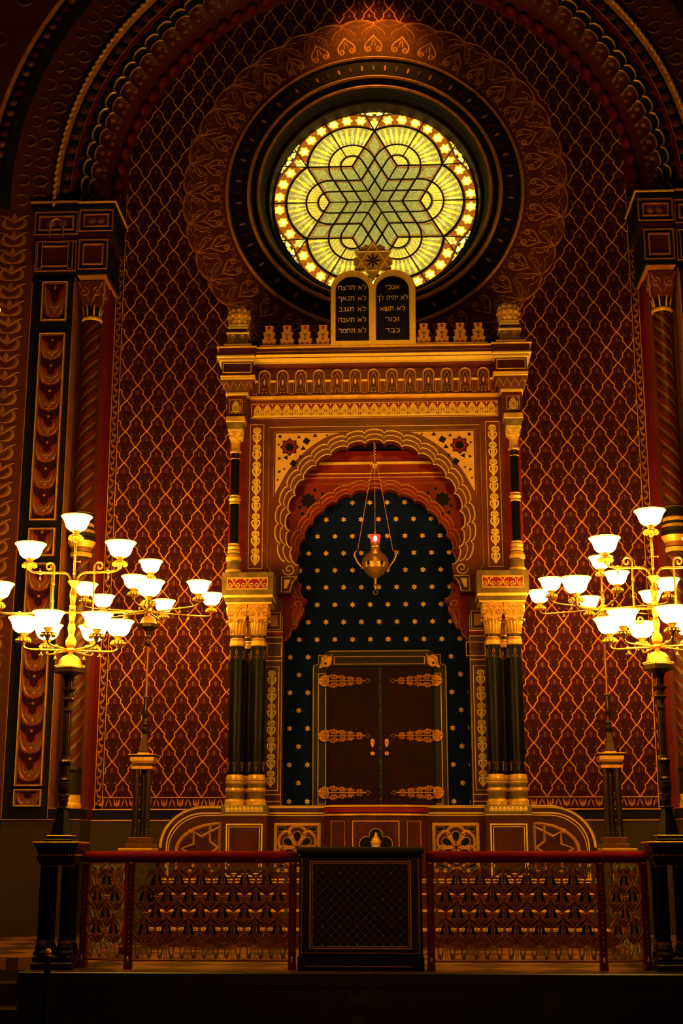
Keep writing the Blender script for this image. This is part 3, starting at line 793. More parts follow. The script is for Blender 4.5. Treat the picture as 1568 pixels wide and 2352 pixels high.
STRIP = MB()      # one unit of the gilt vertical scroll bands, .20 high, about .10 wide
for s_ in (1, -1):
    STRIP.ribbon(bez((s_ * .004, -.095), (s_ * .012, -.05), (s_ * .050, -.045), (s_ * .044, -.015), 7) + bez((s_ * .044, -.015), (s_ * .046, .015), (s_ * .024, .02), (s_ * .026, -.002), 5)[1:], .0165, 0, GOLDB, .005)
    STRIP.ribbon(bez((s_ * .003, -.06), (s_ * .018, -.03), (s_ * .020, .0), (s_ * .010, .018), 6), .014, 0, GOLDB, .005)
    STRIP.ribbon(bez((0, .028), (s_ * .048, .03), (s_ * .050, .07), (s_ * .014, .09), 7), .0165, 0, GOLDB, .005)
    STRIP.ribbon(bez((s_ * .008, .045), (s_ * .024, .05), (s_ * .02, .075), (0, .08), 6), .012, 0, GOLDB, .005)
    STRIP.disc(s_ * .030, -.06, .008, -.003, GOLDB, 6)
STRIP.ribbon([(0, -.1), (0, .1)], .014, 0, GOLDB, .005)

def scroll_band(mb, cx, z0, z1, y, wx=1.):
    n = max(1, round((z1 - z0) / .20)); st = (z1 - z0) / n
    for i in range(n): mb.paste(STRIP, lambda x, yy, z, c=z0 + st * (i + .5): (cx + x * wx, y + yy, c + z * st / .20))

def volute_block(mb, x0, x1, yf, z0, z1, m=GOLD):
    # carved capital face: paired volutes under an abacus, on the front at depth yf
    cx = (x0 + x1) / 2; w = (x1 - x0) / 2; h = z1 - z0
    for s_ in (1, -1):
        mb.ribbon([(cx + s_ * (w * .05 + 0), z0 + h * .15)] + bez((cx, z0 + h * .25), (cx + s_ * w * .2, z0 + h * .9), (cx + s_ * w * .95, z0 + h * .9), (cx + s_ * w * .9, z0 + h * .5), 9), w * .16, yf, m, .012)
        mb.ribbon([(cx + s_ * x, z) for x, z in spiral(w * .60, z0 + h * .40, w * .30, w * .06, 0, -1.2, 18)], w * .14, yf, m, .014)
        mb.ribbon([(cx + s_ * w * .1, z0 + h * .7), (cx + s_ * w * .5, z0 + h * .95), (cx + s_ * w * .95, z0 + h * .92)], w * .12, yf, m, .01)
    mb.star(cx, z0 + h * .78, w * .22, yf - .004, m, 4, .4, 0, .01)

def ark_columns():
    zb = 1.405
    def column(x, y):
        C = empty('column', (x, y, zb), parent=ARK)
        b = MB(GOLD)
        pf = [(.112, 0), (.112, .05), (.100, .07), (.095, .085), (.100, .15), (.108, .165), (.104, .19), (.094, .20), (.094, .235), (.105, .25), (.105, .262), (.098, .27), (.100, .29), (.094, .325), (.09, .335)]
        b.lathe(pf, 0, 0, 0, 24, GOLD, mats=[GOLD, GOLD, GREY, GREY, GOLD, GOLD, GREY, GREY, GOLD, GOLD, BRONZE, GOLD, GOLD, GOLD]); b.build('base', C)
        s = MB(BLACKM); s.lathe([(.086, .335), (.085, 1.0), (.083, 1.75)], 0, 0, 0, 28, BLACKM)
        for k in range(6):
            a = TAU * k / 6 + pi / 6
            tt = MB(); tt.ribbon([(0, 0), (.012, .03), (0, .075), (-.012, .03)], .006, 0, GOLDD, .002, True); tt.ribbon([(-.025, .10), (-.018, .07), (0, .105), (.018, .07), (.025, .10)], .005, 0, GOLDD, .002)
            for zz, sg in ((.37, 1), (1.71, -1)): s.paste(tt, lambda px, py, pz, a=a, zz=zz, sg=sg: ((.087 - py) * cos(a + px / .086), (.087 - py) * sin(a + px / .086), zz + sg * pz))
        s.build('shaft', C)
        c = MB(GOLD)
        c.lathe([(.084, 1.75), (.090, 1.76), (.090, 1.80), (.084, 1.81), (.084, 1.83), (.078, 1.84), (.078, 1.87), (.09, 1.88), (.078, 1.90)], 0, 0, 0, 24, GOLD, mats=[GOLD, GOLD, GOLD, GOLDD, GOLD, BRONZE, GOLD, GOLD])
        for i in range(16):
            a = TAU * i / 16; c.tube([(.078 * cos(a), .078 * sin(a), 1.885), (.081 * cos(a), .081 * sin(a), 1.97), (.094 * cos(a), .094 * sin(a), 2.02)], [.012, .012, .016], GOLD, 6)
        c.lathe([(.08, 1.88), (.085, 2.02)], 0, 0, 0, 16, GOLD)
        for i in range(8):
            a = TAU * i / 8; c.ball(.118 * cos(a), .118 * sin(a), 2.035, .017, GOLD, 8, 5)
        c.lathe([(.085, 2.015), (.115, 2.045), (.10, 2.055)], 0, 0, 0, 20, GOLD)
        c.taper(0, 0, 2.05, 2.225, .098, .116, STONE)
        f = MB(); volute_block(f, -.116, .116, 0, 2.05, 2.22, GOLD)
        c.paste(f, lambda px, py, pz: (px, -.098 - (pz - 2.05) * .1 + py, pz))
        c.paste(f, lambda px, py, pz: (-(.098 + (pz - 2.05) * .1) + py, px, pz)); c.paste(f, lambda px, py, pz: ((.098 + (pz - 2.05) * .1) - py, px, pz))
        c.build('capital', C)
        return C
    for s_ in (-1, 1):
        for x, y in ((1.548, -1.27), (1.312, -1.27), (1.43, -1.02)): column(s_ * x, y)
        im = MB(GREY); a, b = XX(s_, 1.145, 1.70)
        im.bev(a + .02, b - .015, -1.39, -.80, 3.625, 3.645, GOLDB, .003); im.bev(a + .012, b - .01, -1.40, -.80, 3.645, 3.69, GREY); im.bev(a, b, -1.42, -.80, 3.69, 3.725, GOLDB, .004)
        im.build('impost', ARK)
        bx = MB(GREY); a, b = XX(s_, 1.142, 1.722)
        bx.bev(a, b, -1.41, -.75, 3.725, 3.985, GREY)
        c, d = a + .062, b - .062; bx.box(c, d, -1.414, -1.40, 3.785, 3.918, MARB2); frame(bx, c - .004, d + .004, 3.782, 3.922, .010, -1.41, GOLD, .014)
        for i in range(6):
            cx = c + (d - c) * (i + .5) / 6; sg = 1 if i % 2 else -1
            bx.ribbon([(cx + sg * x, z) for x, z in spiral(.004, 3.835, .028, .008, -pi / 2, 1.1, 16)], .008, -1.414, GOLDB, .004)
            bx.ribbon(bez((cx - sg * .002, 3.808), (cx - sg * .05, 3.83), (cx - sg * .03, 3.89), (cx - sg * .005, 3.905), 6), .009, -1.414, GOLDB, .004)
            bx.disc(cx, 3.895, .006, -1.417, GOLDB, 6)
        for zz in (3.795, 3.908): bx.ribbon([(c, zz), (d, zz)], .007, -1.414, GOLDB, .003)
        bx.build('impost_block', ARK)
        # slim upper columns
        x = s_ * 1.615; y = -1.24
        U = empty('upper_column', (x, y, 3.985), parent=ARK)
        b = MB(GOLD); b.lathe([(.095, 0), (.095, .05), (.08, .06), (.075, .15), (.088, .16), (.09, .20), (.075, .22), (.062, .24), (.062, .25), (.072, .26), (.072, .28), (.062, .29), (.07, .31), (.07, .33), (.062, .34), (.066, .36)], 0, 0, 0, 20, GOLD,
                               mats=[GOLD, GOLD, GREY, GREY, GOLD, GOLD, GOLD, BRONZE, GOLD, GOLD, BRONZE, GOLD, GOLD, BRONZE, GOLD]); b.build('base', U)
        sf = MB(BLACKM); sf.lathe([(.052, .36), (.050, 1.37)], 0, 0, 0, 20, BLACKM); sf.build('shaft', U)
        rg = MB(GOLD); rg.lathe([(.05, .83), (.062, .84), (.055, .865), (.074, .89), (.055, .92), (.062, .93), (.05, .94)], 0, 0, 0, 20, GOLD); rg.build('shaft_ring', U)
        cp = MB(GOLD); cp.lathe([(.05, 1.37), (.058, 1.375), (.052, 1.40), (.052, 1.44), (.066, 1.45), (.066, 1.47), (.05, 1.48), (.052, 1.56), (.07, 1.62)], 0, 0, 0, 20, GOLD, mats=[GOLD, BRONZE, BRONZE, GOLD, GOLD, GOLD, GOLD, GOLD])
        cp.taper(0, 0, 1.60, 1.70, .060, .080, GOLD); f = MB(); volute_block(f, -.08, .08, 0, 1.58, 1.70, GOLDB); cp.paste(f, lambda px, py, pz: (px, -.06 - (pz - 1.6) * .2 + py, pz)); cp.paste(f, lambda px, py, pz: (-s_ * (.06 + (pz - 1.6) * .2 - py), px, pz))
        cp.bev(-.088, .088, -.088, .088, 1.70, 1.725, GOLDB, .004); cp.taper(0, 0, 1.725, 1.80, .085, .105, GREY); cp.bev(-.11, .11, -.11, .11, 1.80, 1.87, GOLD, .005)
        cp.build('capital', U)
ark_columns()

def ark_facade():
    CZ1, R1 = 4.60, 1.0
    lo = foils(0, CZ1, R1, .045, radians(-28), radians(208), 19)
    zb = CZ1 + R1 * sin(radians(-28))
    pts = [(1.50, 3.985), (1.50, 5.86), (-1.50, 5.86), (-1.50, 3.985), (-.91, 3.985)] + list(reversed(lo)) + [(.91, 3.985)]
    mb = MB(MARB); mb.plate(pts, -1.05, -.86, MARB); 
    # three gilt scalloped lines round the arch
    m1 = foils(0, CZ1, R1 + .062, .045, radians(-24), radians(204), 19); m2 = foils(0, CZ1, R1 + .125, .040, radians(-22), radians(202), 19)
    mb.ribbon(lo, .016, -1.05, GOLDB, .012); mb.ribbon(m1, .014, -1.05, GOLDB, .012); mb.ribbon(m2, .018, -1.05, GOLDB, .016)
    big = circ(0, CZ1, 1.215, 80, radians(-15), radians(195)); 
    for s_ in (-1, 1):
        mb.ribbon([(s_ * 1.18, 4.02), (s_ * 1.245, 4.12)] + [(s_ * 1.245, z) for z in (4.5, 5.5, 5.805)] + [(0, 5.805)], .008, -1.05, GOLDB, .006)
        mb.ribbon([(s_ * 1.215, 4.05), (s_ * 1.215, 5.0)], .005, -1.05, GOLDD, .005)
        # closing scrolls and small brackets at the springing
        mb.ribbon([(s_ * x, z) for x, z in spiral(.995, 4.085, .075, .014, pi * .0, -1.4, 26)], .017, -1.052, GOLDB, .012)
        mb.plate([(s_ * 1.10, 4.005), (s_ * .89, 4.005), (s_ * .90, 3.96), (s_ * .96, 3.90), (s_ * .975, 3.80), (s_ * 1.15, 3.80), (s_ * 1.15, 4.005)], -1.055, -.86, MARBD)
        mb.ribbon([(s_ * 1.08, 3.995), (s_ * .90, 3.995), (s_ * .955, 3.93), (s_ * .985, 3.82), (s_ * 1.08, 3.82)], .016, -1.055, GOLDB, .012, True)
        mb.plate([(s_ * 1.05, 3.965), (s_ * .975, 3.965), (s_ * 1.02, 3.86), (s_ * 1.05, 3.86)], -1.058, None, GOLDB)
    mb.build('front_arch', ARK)
    # star-pierced spandrels
    for s_ in (-1, 1):
        sp = MB(CREAM); Y = -1.054
        arc = [(s_ * 1.215 * cos(a), CZ1 + 1.215 * sin(a)) for a in [radians(24 + (74 - 24) * i / 20) for i in range(21)]]
        poly = [(s_ * 1.165, 4.99)] + [p for p in arc if p[1] < 5.71 and abs(p[0]) < 1.16] + [(s_ * .42, 5.725), (s_ * 1.165, 5.725)]
        sp.plate(poly, Y - .006, -1.04, CREAM)
        sp.ribbon([(s_ * .30, 5.745), (s_ * 1.185, 5.745), (s_ * 1.185, 4.95)], .008, -1.05, GOLD, .010)
        c = (s_ * 1.0, 5.555)
        st = [(c[0] + r * cos(pi * i / 8), c[1] + r * sin(pi * i / 8) * 1.0) for i in range(16) for r in ((.115 if i % 2 == 0 else .085),)]
        st2 = [(c[0] + (x - c[0]) * .80, c[1] + (z - c[1]) * .80) for x, z in st]
        sp.plate(st, Y - .008, None, BLACK); sp.plate(st2, Y - .010, None, MARB2); sp.plate([(c[0] + (x - c[0]) * .5, c[1] + (z - c[1]) * .5) for x, z in st], Y - .012, None, BLACK)
        sp.ribbon(st, .006, Y - .008, GOLDD, .004, True)
        def dia(u, v, r, sh=4, rot=pi / 4):
            r *= 1.22
            k = [(s_ * (1.0 - u) + r * cos(rot + TAU * i / sh), 5.555 + v + r * sin(rot + TAU * i / sh)) for i in range(sh)]
            sp.plate(k, Y - .009, None, BLACK); sp.ribbon(k, .004, Y - .008, GOLDD, .003, True)
        for u, v, r, sh, rot in ((.20, .07, .040, 4, 0.2), (.16, -.02, .028, 3, pi / 2), (.11, .12, .022, 3, pi / 2), (.30, .135, .026, 3, pi / 2), (-.115, .13, .020, 4, pi / 4), (-.13, .03, .016, 3, 0),
                                 (.05, -.20, .040, 4, .2), (.13, -.12, .022, 3, 0), (-.04, -.13, .028, 3, pi), (-.12, -.14, .020, 3, 0), (-.12, -.30, .020, 3, 0), (-.135, -.40, .014, 3, 0), (.44, .14, .014, 3, 0), (-.06, -.27, .012, 4, 0)):
            dia(u, v, r, sh, rot)
        sp.build('pierced_spandrel', ARK)
        # outer flank strips with gilt scroll bands
        fl = MB(MARB); a, b = XX(s_, 1.245, 1.53)
        fl.box(a, b, -1.075, -1.0, 3.985, 5.86, MARB)
        cx = s_ * 1.385 + .0; frame(fl, cx - .083, cx + .083, 4.09, 5.835, .006, -1.075, GOLD, .006); scroll_band(fl, cx, 4.13, 5.80, -1.078, 1.0)
        fl.build('scroll_band', ARK)
        # side walls of the ark
        sd = MB(MARB2); sd.box(*XX(s_, 1.50, 1.71), -1.05, 0, 3.9, 5.87, MARB2); sd.box(*XX(s_, 1.10, 1.60), -.85, 0, 1.40, 3.9, MARB2)
        sd.build('side_wall', ARK)
        # lower jambs
        jb = MB(MARBD); jb.box(*XX(s_, 1.065, 1.40), -.98, -.5, 1.40, 3.75, MARBD); cx = s_ * 1.185
        jb.ribbon([(s_ * 1.072, 1.42), (s_ * 1.072, 3.55)], .010, -.98, GOLD, .008)
        frame(jb, cx - .085, cx + .085, 1.58, 2.97, .007, -.98, GOLD, .006); scroll_band(jb, cx, 1.62, 2.93, -.983, .95)
        frame(jb, cx - .16, cx + .06, 3.08, 3.24, .007, -.98, GOLD, .006) if s_ > 0 else frame(jb, cx - .06, cx + .16 - .05, 3.08, 3.24, .007, -.98, GOLD, .006)
        a, b = XX(s_, 1.065, 1.36)
        for z in (1.455, 1.53, 3.03, 3.30): jb.bev(a, b, -.992, -.97, z, z + .012, GOLD, .003)
        jb.bev(a - .0, b, -1.0, -.97, 3.33, 3.36, MARB2); jb.bev(a, b, -1.005, -.97, 3.36, 3.375, GOLD, .003)
        frame(jb, *XX(s_, 1.09, 1.28), 3.39, 3.60, .008, -.98, GOLD, .008)
        g = XX(s_, 1.125, 1.215); jb.box(*g, -.985, -.97, 3.43, 3.56, GOLDD)
        f = MB(); volute_block(f, g[0], g[1], -.985, 3.43, 3.56, GOLDB); jb.paste(f, lambda x, y, z: (x, y, z))
        jb.build('door_jamb', ARK)
ark_facade()

def ark_inner():
    CZ, R = 4.20, .905
    lo = foils(0, CZ, R, .042, radians(-27), radians(207), 19)
    zb = CZ + R * sin(radians(-27))
    mb = MB(MARB2)
    pts = [(1.40, 3.70), (1.40, 5.60), (-1.40, 5.60), (-1.40, 3.70), (-.87, 3.70)] + list(reversed(lo)) + [(.87, 3.70)]
    mb.plate(pts, -.70, -.52, MARB2)
    m1 = foils(0, CZ, R + .055, .040, radians(-24), radians(204), 19); m2 = foils(0, CZ, R + .11, .036, radians(-22), radians(202), 19)
    mb.ribbon(lo, .016, -.70, GOLDD, .012); mb.ribbon(m1, .012, -.70, HINGE, .012); mb.ribbon(m2, .016, -.70, HINGE, .014)
    for z, w, m, h in ((5.43, .03, GOLDB, .03), (5.31, .014, GOLD, .02), (5.265, .010, GOLD, .014), (5.19, .008, GOLDD, .01)):
        mb.bev(-1.15 if z < 5.3 else -.9, 1.15 if z < 5.3 else .9, -.70 - h, -.69, z, z + w, m, .003)
    for s_ in (-1, 1):
        c = (s_ * .80, 4.99)
        st = [(c[0] + r * cos(pi * i / 8), c[1] + r * sin(pi * i / 8)) for i in range(16) for r in ((.10 if i % 2 == 0 else .075),)]
        mb.plate(st, -.703, None, BLACK); mb.ribbon(st, .005, -.70, GOLDD, .004, True)
        for u, v in ((.17, .08), (.14, .01), (-.07, -.16), (.0, -.18), (-.1, -.08), (.08, .13)):
            k = [(s_ * (.80 - u) + .030 * cos(.3 + TAU * i / 4), 4.99 + v + .030 * sin(.3 + TAU * i / 4)) for i in range(4)]
            mb.plate(k, -.703, None, BLACK); mb.ribbon(k, .006, -.70, HINGE, .004, True)
        mb.ribbon([(s_ * x, z) for x, z in spiral(.925, 3.735, .070, .012, 0, -1.4, 24)], .014, -.702, GOLD, .010)
        # stepped corbel under the inner arch
        mb.plate([(s_ * 1.15, 3.70), (s_ * .84, 3.70), (s_ * .85, 3.64), (s_ * .90, 3.56), (s_ * .94, 3.45), (s_ * 1.0, 3.43), (s_ * 1.0, 3.38), (s_ * 1.075, 3.30), (s_ * 1.15, 3.30)], -.72, -.50, MARB2)
        mb.ribbon([(s_ * .845, 3.69), (s_ * .855, 3.64), (s_ * .90, 3.565), (s_ * .94, 3.45), (s_ * .995, 3.43), (s_ * .997, 3.38), (s_ * 1.07, 3.30)], .010, -.72, GOLD, .008)
        mb.ribbon([(s_ * .88, 3.67), (s_ * .97, 3.67), (s_ * .97, 3.49), (s_ * .945, 3.49), (s_ * .92, 3.58)], .010, -.72, GOLD, .008, True)
        mb.box(*XX(s_, 1.065, 1.40), -.70, -.5, 1.40, 3.72, MARB2)
    mb.box(-1.4, 1.4, -.88, -.68, 5.62, 5.86, BLACK)
    mb.build('inner_arch', ARK)
    stb = MB(NAVY, GOLDB); stb.box(-1.35, 1.35, -.45, -.40, 1.30, 5.5, NAVY)
    for r_ in range(0, 19):
        z = 5.025 - r_ * .2085
        for c_ in range(-6, 7):
            x = -.072 + .2105 * c_ + (.10525 if r_ % 2 else 0)
            if z < 3.22 and abs(x + .02) < .76: continue
            if abs(x) > 1.16: continue
            if z > 4.2 and hypot(x, z - 4.2) > .95: continue
            stb.star(x, z, .036, -.452, GOLDB, 6, .58, pi / 2, .006)
    stb.build('starry_blue_field', ARK)
    # door case
    dc = MB(DOORF); Y = -.50
    def out(k):   # stepped outline, k = inset
        R_ = [(.745 + .035 - k, 1.42), (.78 - k, 3.02 - .0), (.76 - k, 3.05), (.715, 3.055 - k * 0)]
        h = [(.775 - k, 1.42), (.775 - k, 3.03 - k * .4), (.755 - k, 3.05 - k * .4), (.715 - k * .6, 3.055 - k * .4), (.715 - k * .6, 3.165 - k), (.605 - k * .4, 3.165 - k), (.60 - k * .4, 3.20 - k), (.575 - k * .4, 3.212 - k)]
        return h
    o = out(0); poly = [(x + .033, z) for x, z in o] + [(-x + .033, z) for x, z in reversed(o)]
    dc.plate(poly, Y, -.44, DOORF); dc.ribbon(poly, .015, Y, GOLDB, .012, True)
    dc.box(-.58, .67, Y - .02, Y, 1.42, 3.03, BLACK)
    dc.box(-.60, .67, Y - .03, Y, 3.03, 3.20, DOORF); frame(dc, -.50, .565, 3.05, 3.145, .008, Y - .03, GOLD, .006)
    for s_ in (-1, 1):
        a, b = sorted((.033 + s_ * .72, .033 + s_ * .625)); frame(dc, a, b, 1.445, 2.95, .009, Y, GOLD, .008)
        cx = .033 + s_ * .625
        lf = [(-.085, -.075), (-.06, -.02), (-.05, .05), (0, .075), (.055, .055), (.075, .095), (.07, .04), (.06, -.03), (.02, -.07), (-.03, -.06), (-.06, -.08)]
        dc.plate([(cx - s_ * x * 1.0, 3.085 + z) for x, z in lf], Y - .045, Y, HINGE)
        dc.ribbon([(cx - s_ * x, 3.085 + z) for x, z in lf], .010, Y - .045, GOLD, .010, True)
        dc.ribbon([(cx - s_ * x, 3.085 + z) for x, z in bez((-.05, -.05), (-.04, .03), (.0, .05), (.05, .06), 8)], .016, Y - .05, GOLD, .010)
        dc.disc(cx + s_ * .005, 3.06, .016, Y - .056, BLACK, 8)
    dc.build('door_case', ARK)
    for s_ in (-1, 1):
        x0, x1 = (-.555, .028) if s_ < 0 else (.052, .640)
        D = MB(DOORW); D.bev(x0, x1, -.545, -.50, 1.425, 3.02, DOORW, .008)
        D_ = D.build('door', ARK)
        for z in (2.855, 2.22, 1.575):
            h = MB(HINGE); b = -.545; xo = x0 if s_ < 0 else x1; d = 1 if s_ < 0 else -1
            def T(u, v): return (xo + d * u, z + v)
            # outer shell leaf over the frame
            shell = [(-.125, 0), (-.10, .035), (-.075, .062), (-.05, .068), (-.026, .06), (-.026, -.06), (-.05, -.068), (-.075, -.062), (-.10, -.035)]
            for q in (1, -1):
                lobe = [(-.125, q * .004), (-.108, q * .034), (-.085, q * .055), (-.055, q * .068), (-.030, q * .062), (-.024, q * .040), (-.026, q * .008)]
                h.plate([T(u, v) for u, v in lobe], -.552, -.52, HINGE); h.ribbon([T(u, v) for u, v in lobe], .010, -.552, GOLD, .010, True)
                for u, v in ((-.05, .058), (-.075, .050), (-.095, .036)): h.ribbon([T(-.03, q * .010), T(u, q * v)], .007, -.553, GOLD, .008)
                h.disc(*T(-.048, q * .036), .006, -.562, BLACK, 6); h.disc(*T(-.078, q * .026), .006, -.562, BLACK, 6)
            h.ribbon([T(-.125, 0), T(.0, 0), T(.43, 0)], .016, -.56, GOLD, .012)
            h.tube([(xo + d * -.012, -.56, z - .065), (xo + d * -.012, -.56, z + .065)], .012, HINGE, 8)
            for k in range(4):
                u0 = .018 + k * .098; w = .078 - k * .014
                for q in (1, -1):
                    h.ribbon([T(u0 + x, q * v) for x, v in spiral(.022, w * .55, w * .42, .006, pi, -1.2, 14)], .020 - k * .002, b, HINGE, .012)
                    h.ribbon([T(u0 + x, q * v) for x, v in spiral(.062, w * .48, w * .34, .005, 0, 1.2, 12)], .018 - k * .002, b, HINGE, .012)
                    h.disc(*T(u0 + .045, q * w * .95), .010, b - .003, HINGE, 6, .006)
            dm = [(.42, 0), (.445, .026), (.48, 0), (.445, -.026)]; h.ribbon([T(u, v) for u, v in dm], .010, b, HINGE, .008, True)
            h.build('hinge', D_)
        kx = -.052 if s_ < 0 else .112
        k = MB(HINGE); k.plate([(kx + x, 2.14 + z) for x, z in ((0, .05), (.022, .03), (.022, -.005), (.006, -.05), (-.006, -.05), (-.022, -.005), (-.022, .03))], -.556, -.54, HINGE); k.ball(kx, -.56, 2.15, .013, GOLD, 8, 5); k.build('keyhole_plate', D_)
        k = MB(HINGE); k.lathe([(.006, 0), (.010, .02), (.026, .035), (.024, .05), (.001, .058)], 0, 0, 0, 12, HINGE)
        kk = MB(HINGE); kk.paste(k, lambda x, y, z: (kx + x, -.545 - z, 2.015 + y)); kk.build('knob', D_)
    ms = MB(DOORF); ms.bev(.020, .062, -.565, -.50, 1.425, 3.02, DOORF, .006)
    for i in range(11): ms.ball(.041, -.567, 1.50 + i * .143, .005, GOLDB, 6, 4)
    ms.build('meeting_stile', ARK)
ark_inner()

def ark_top():
    e = MB(MARB)
    e.box(-1.50, 1.50, -1.06, -.02, 5.86, 6.14, MARB)
    e.box(-1.45, 1.45, -1.064, -1.05, 5.925, 6.085, MARB2); frame(e, -1.462, 1.462, 5.905, 6.095, .008, -1.06, GOLD, .008)
    lf = MB()
    for s_ in (1, -1):
        lf.ribbon(bez((0, -.065), (s_ * .055, -.05), (s_ * .052, .02), (0, .068), 9), .017, 0, GOLDB, .005)
        lf.ribbon(bez((0, -.045), (s_ * .030, -.03), (s_ * .028, .01), (0, .045), 7), .014, 0, GOLDB, .005)
        lf.ribbon(bez((s_ * .058, -.07), (s_ * .045, -.05), (s_ * .02, -.06), (0, -.072), 5), .016, 0, GOLDB, .005)
        lf.ribbon([(s_ * .01, .02), (s_ * .022, .005)], .006, 0, GOLDB, .004)
    lf.ribbon([(0, -.07), (0, .03)], .014, 0, GOLDB, .005)
    lf.star(.0575, .062, .014, -.003, GOLDB, 4, .6, 0, .003); lf.ribbon([(.0575, .035), (.0575, -.02), (.0575, -.065)], [.006, .016, .004], 0, GOLDB, .004)
    n = 25
    for i in range(n): e.paste(lf, lambda x, y, z, c=-1.44 + 2.88 * (i + .5) / n: (c + x * 1.0, -1.065 + y, 6.005 + z * 1.05))
    e.ribbon([(-1.45, 5.927), (1.45, 5.927)], .010, -1.064, GOLDB, .005)
    e.bev(-1.55, 1.55, -1.13, -.02, 6.14, 6.175, GOLD, .006)
    e.box(-1.50, 1.50, -1.10, -.02, 6.175, 6.53, MARB); e.bev(-1.55, 1.55, -1.20, -.02, 6.515, 6.545, MARB)
    for s_ in (-1, 1):
        a, b = XX(s_, 1.50, 1.73)
        e.box(a, b, -1.25, -.02, 5.87, 6.14, MARB); frame(e, *XX(s_, 1.545, 1.70), 5.915, 6.09, .007, -1.25, GOLD, .008)
        e.paste(lf, lambda x, y, z: (s_ * 1.622 + x * .95, -1.254 + y, 6.0 + z * 1.0))
        e.bev(*XX(s_, 1.48, 1.745), -1.275, -.02, 6.14, 6.175, GOLDB, .006)
    e.build('frieze', ARK)
    for i in range(13):
        cx = -1.303 + .2165 * i; a = MB(GOLD)
        pts = [(cx - .062, 6.20)] + [(cx - .062 + .0, 6.30)] + [(cx + .066 * cos(t), 6.425 + .066 * sin(t)) for t in [pi - pi * k / 12 for k in range(13)]] + [(cx + .062, 6.30), (cx + .062, 6.20)]
        a.plate(pts, -1.112, -1.10, MARBD)
        a.ribbon(pts, .022, -1.112, GOLD, .026)
        for s_ in (1, -1):
            a.ribbon(bez((cx, 6.46), (cx + s_ * .03, 6.42), (cx + s_ * .05, 6.34), (cx + s_ * .035, 6.29), 7), .011, -1.112, GOLDD, .005)
            a.ribbon([(cx + s_ * x, z) for x, z in spiral(.022, 6.255, .020, .004, pi / 2, 1.1, 10)], .007, -1.112, GOLDD, .004)
            a.disc(cx + s_ * .022, 6.215, .008, -1.114, GOLDB, 6, .004)
        tear = [(cx, 6.39), (cx + .014, 6.35), (cx + .010, 6.32), (cx, 6.305), (cx - .010, 6.32), (cx - .014, 6.35)]; a.plate(tear, -1.118, -1.11, GOLD)
        a.build('blind_arch', ARK)
        for xx in ([cx - .108] if i else [cx - .108]) + ([cx + .108] if i == 12 else []):
            p = MB(MARB); p.bev(xx - .030, xx + .030, -1.135, -1.10, 6.18, 6.335, MARB); frame(p, xx - .030, xx + .030, 6.19, 6.335, .005, -1.135, GOLDD, .004)
            p.bev(xx - .035, xx + .035, -1.15, -1.10, 6.335, 6.362, GOLDB, .006); p.build('pilaster', ARK)
    c = MB(MARB)
    c.taper(0, -.65, 6.545, 6.575, 1.66, 1.70, GOLDB, .62, .66); c.box(-1.70, 1.70, -1.31, -.02, 6.575, 6.585, MARB); c.taper(0, -.66, 6.585, 6.61, 1.71, 1.74, GOLDB, .66, .68)
    c.box(-1.72, 1.72, -1.34, -.02, 6.61, 6.685, MARBD); c.ribbon([(-1.7, 6.645), (1.7, 6.645)], .006, -1.34, GOLDD, .004)
    c.bev(-1.78, 1.78, -1.37, -.02, 6.685, 6.705, GOLD, .005)
    for s_ in (-1, 1):
        a, b = XX(s_, 1.40, 1.765)
        f = .0
        c.taper(s_ * 1.60, -.70, 6.175, 6.33, .14, .20, MARB, .57, .63)
        for k in range(4):
            cx = s_ * 1.60 + (-.135 + .09 * k); sh = [(cx - .038, 6.19), (cx - .036, 6.235), (cx, 6.29), (cx + .036, 6.235), (cx + .038, 6.19)]
            c.ribbon([(x, z) for x, z in sh], .008, -1.297, GOLDB, .02)
        c.bev(s_ * 1.60 - .20, s_ * 1.60 + .20, -1.335, -.02, 6.315, 6.345, GOLDB, .006); c.bev(s_ * 1.60 - .205, s_ * 1.60 + .205, -1.345, -.02, 6.345, 6.365, GOLD, .004)
        c.box(s_ * 1.605 - .185, s_ * 1.605 + .185, -1.34, -.02, 6.365, 6.53, MARBD); frame(c, s_ * 1.605 - .17, s_ * 1.605 + .17, 6.39, 6.515, .010, -1.34, GOLD, .010)
        c.bev(s_ * 1.615 - .205, s_ * 1.615 + .205, -1.37, -.02, 6.53, 6.56, GOLDB, .006); c.bev(s_ * 1.62 - .225, s_ * 1.62 + .225, -1.39, -.02, 6.568, 6.60, GOLDB, .008)
        c.box(s_ * 1.605 - .215, s_ * 1.605 + .22, -1.385, -.02, 6.60, 6.685, MARBD); c.bev(s_ * 1.61 - .235, s_ * 1.61 + .24, -1.41, -.02, 6.685, 6.705, GOLD, .005)
    c.build('cornice', ARK)
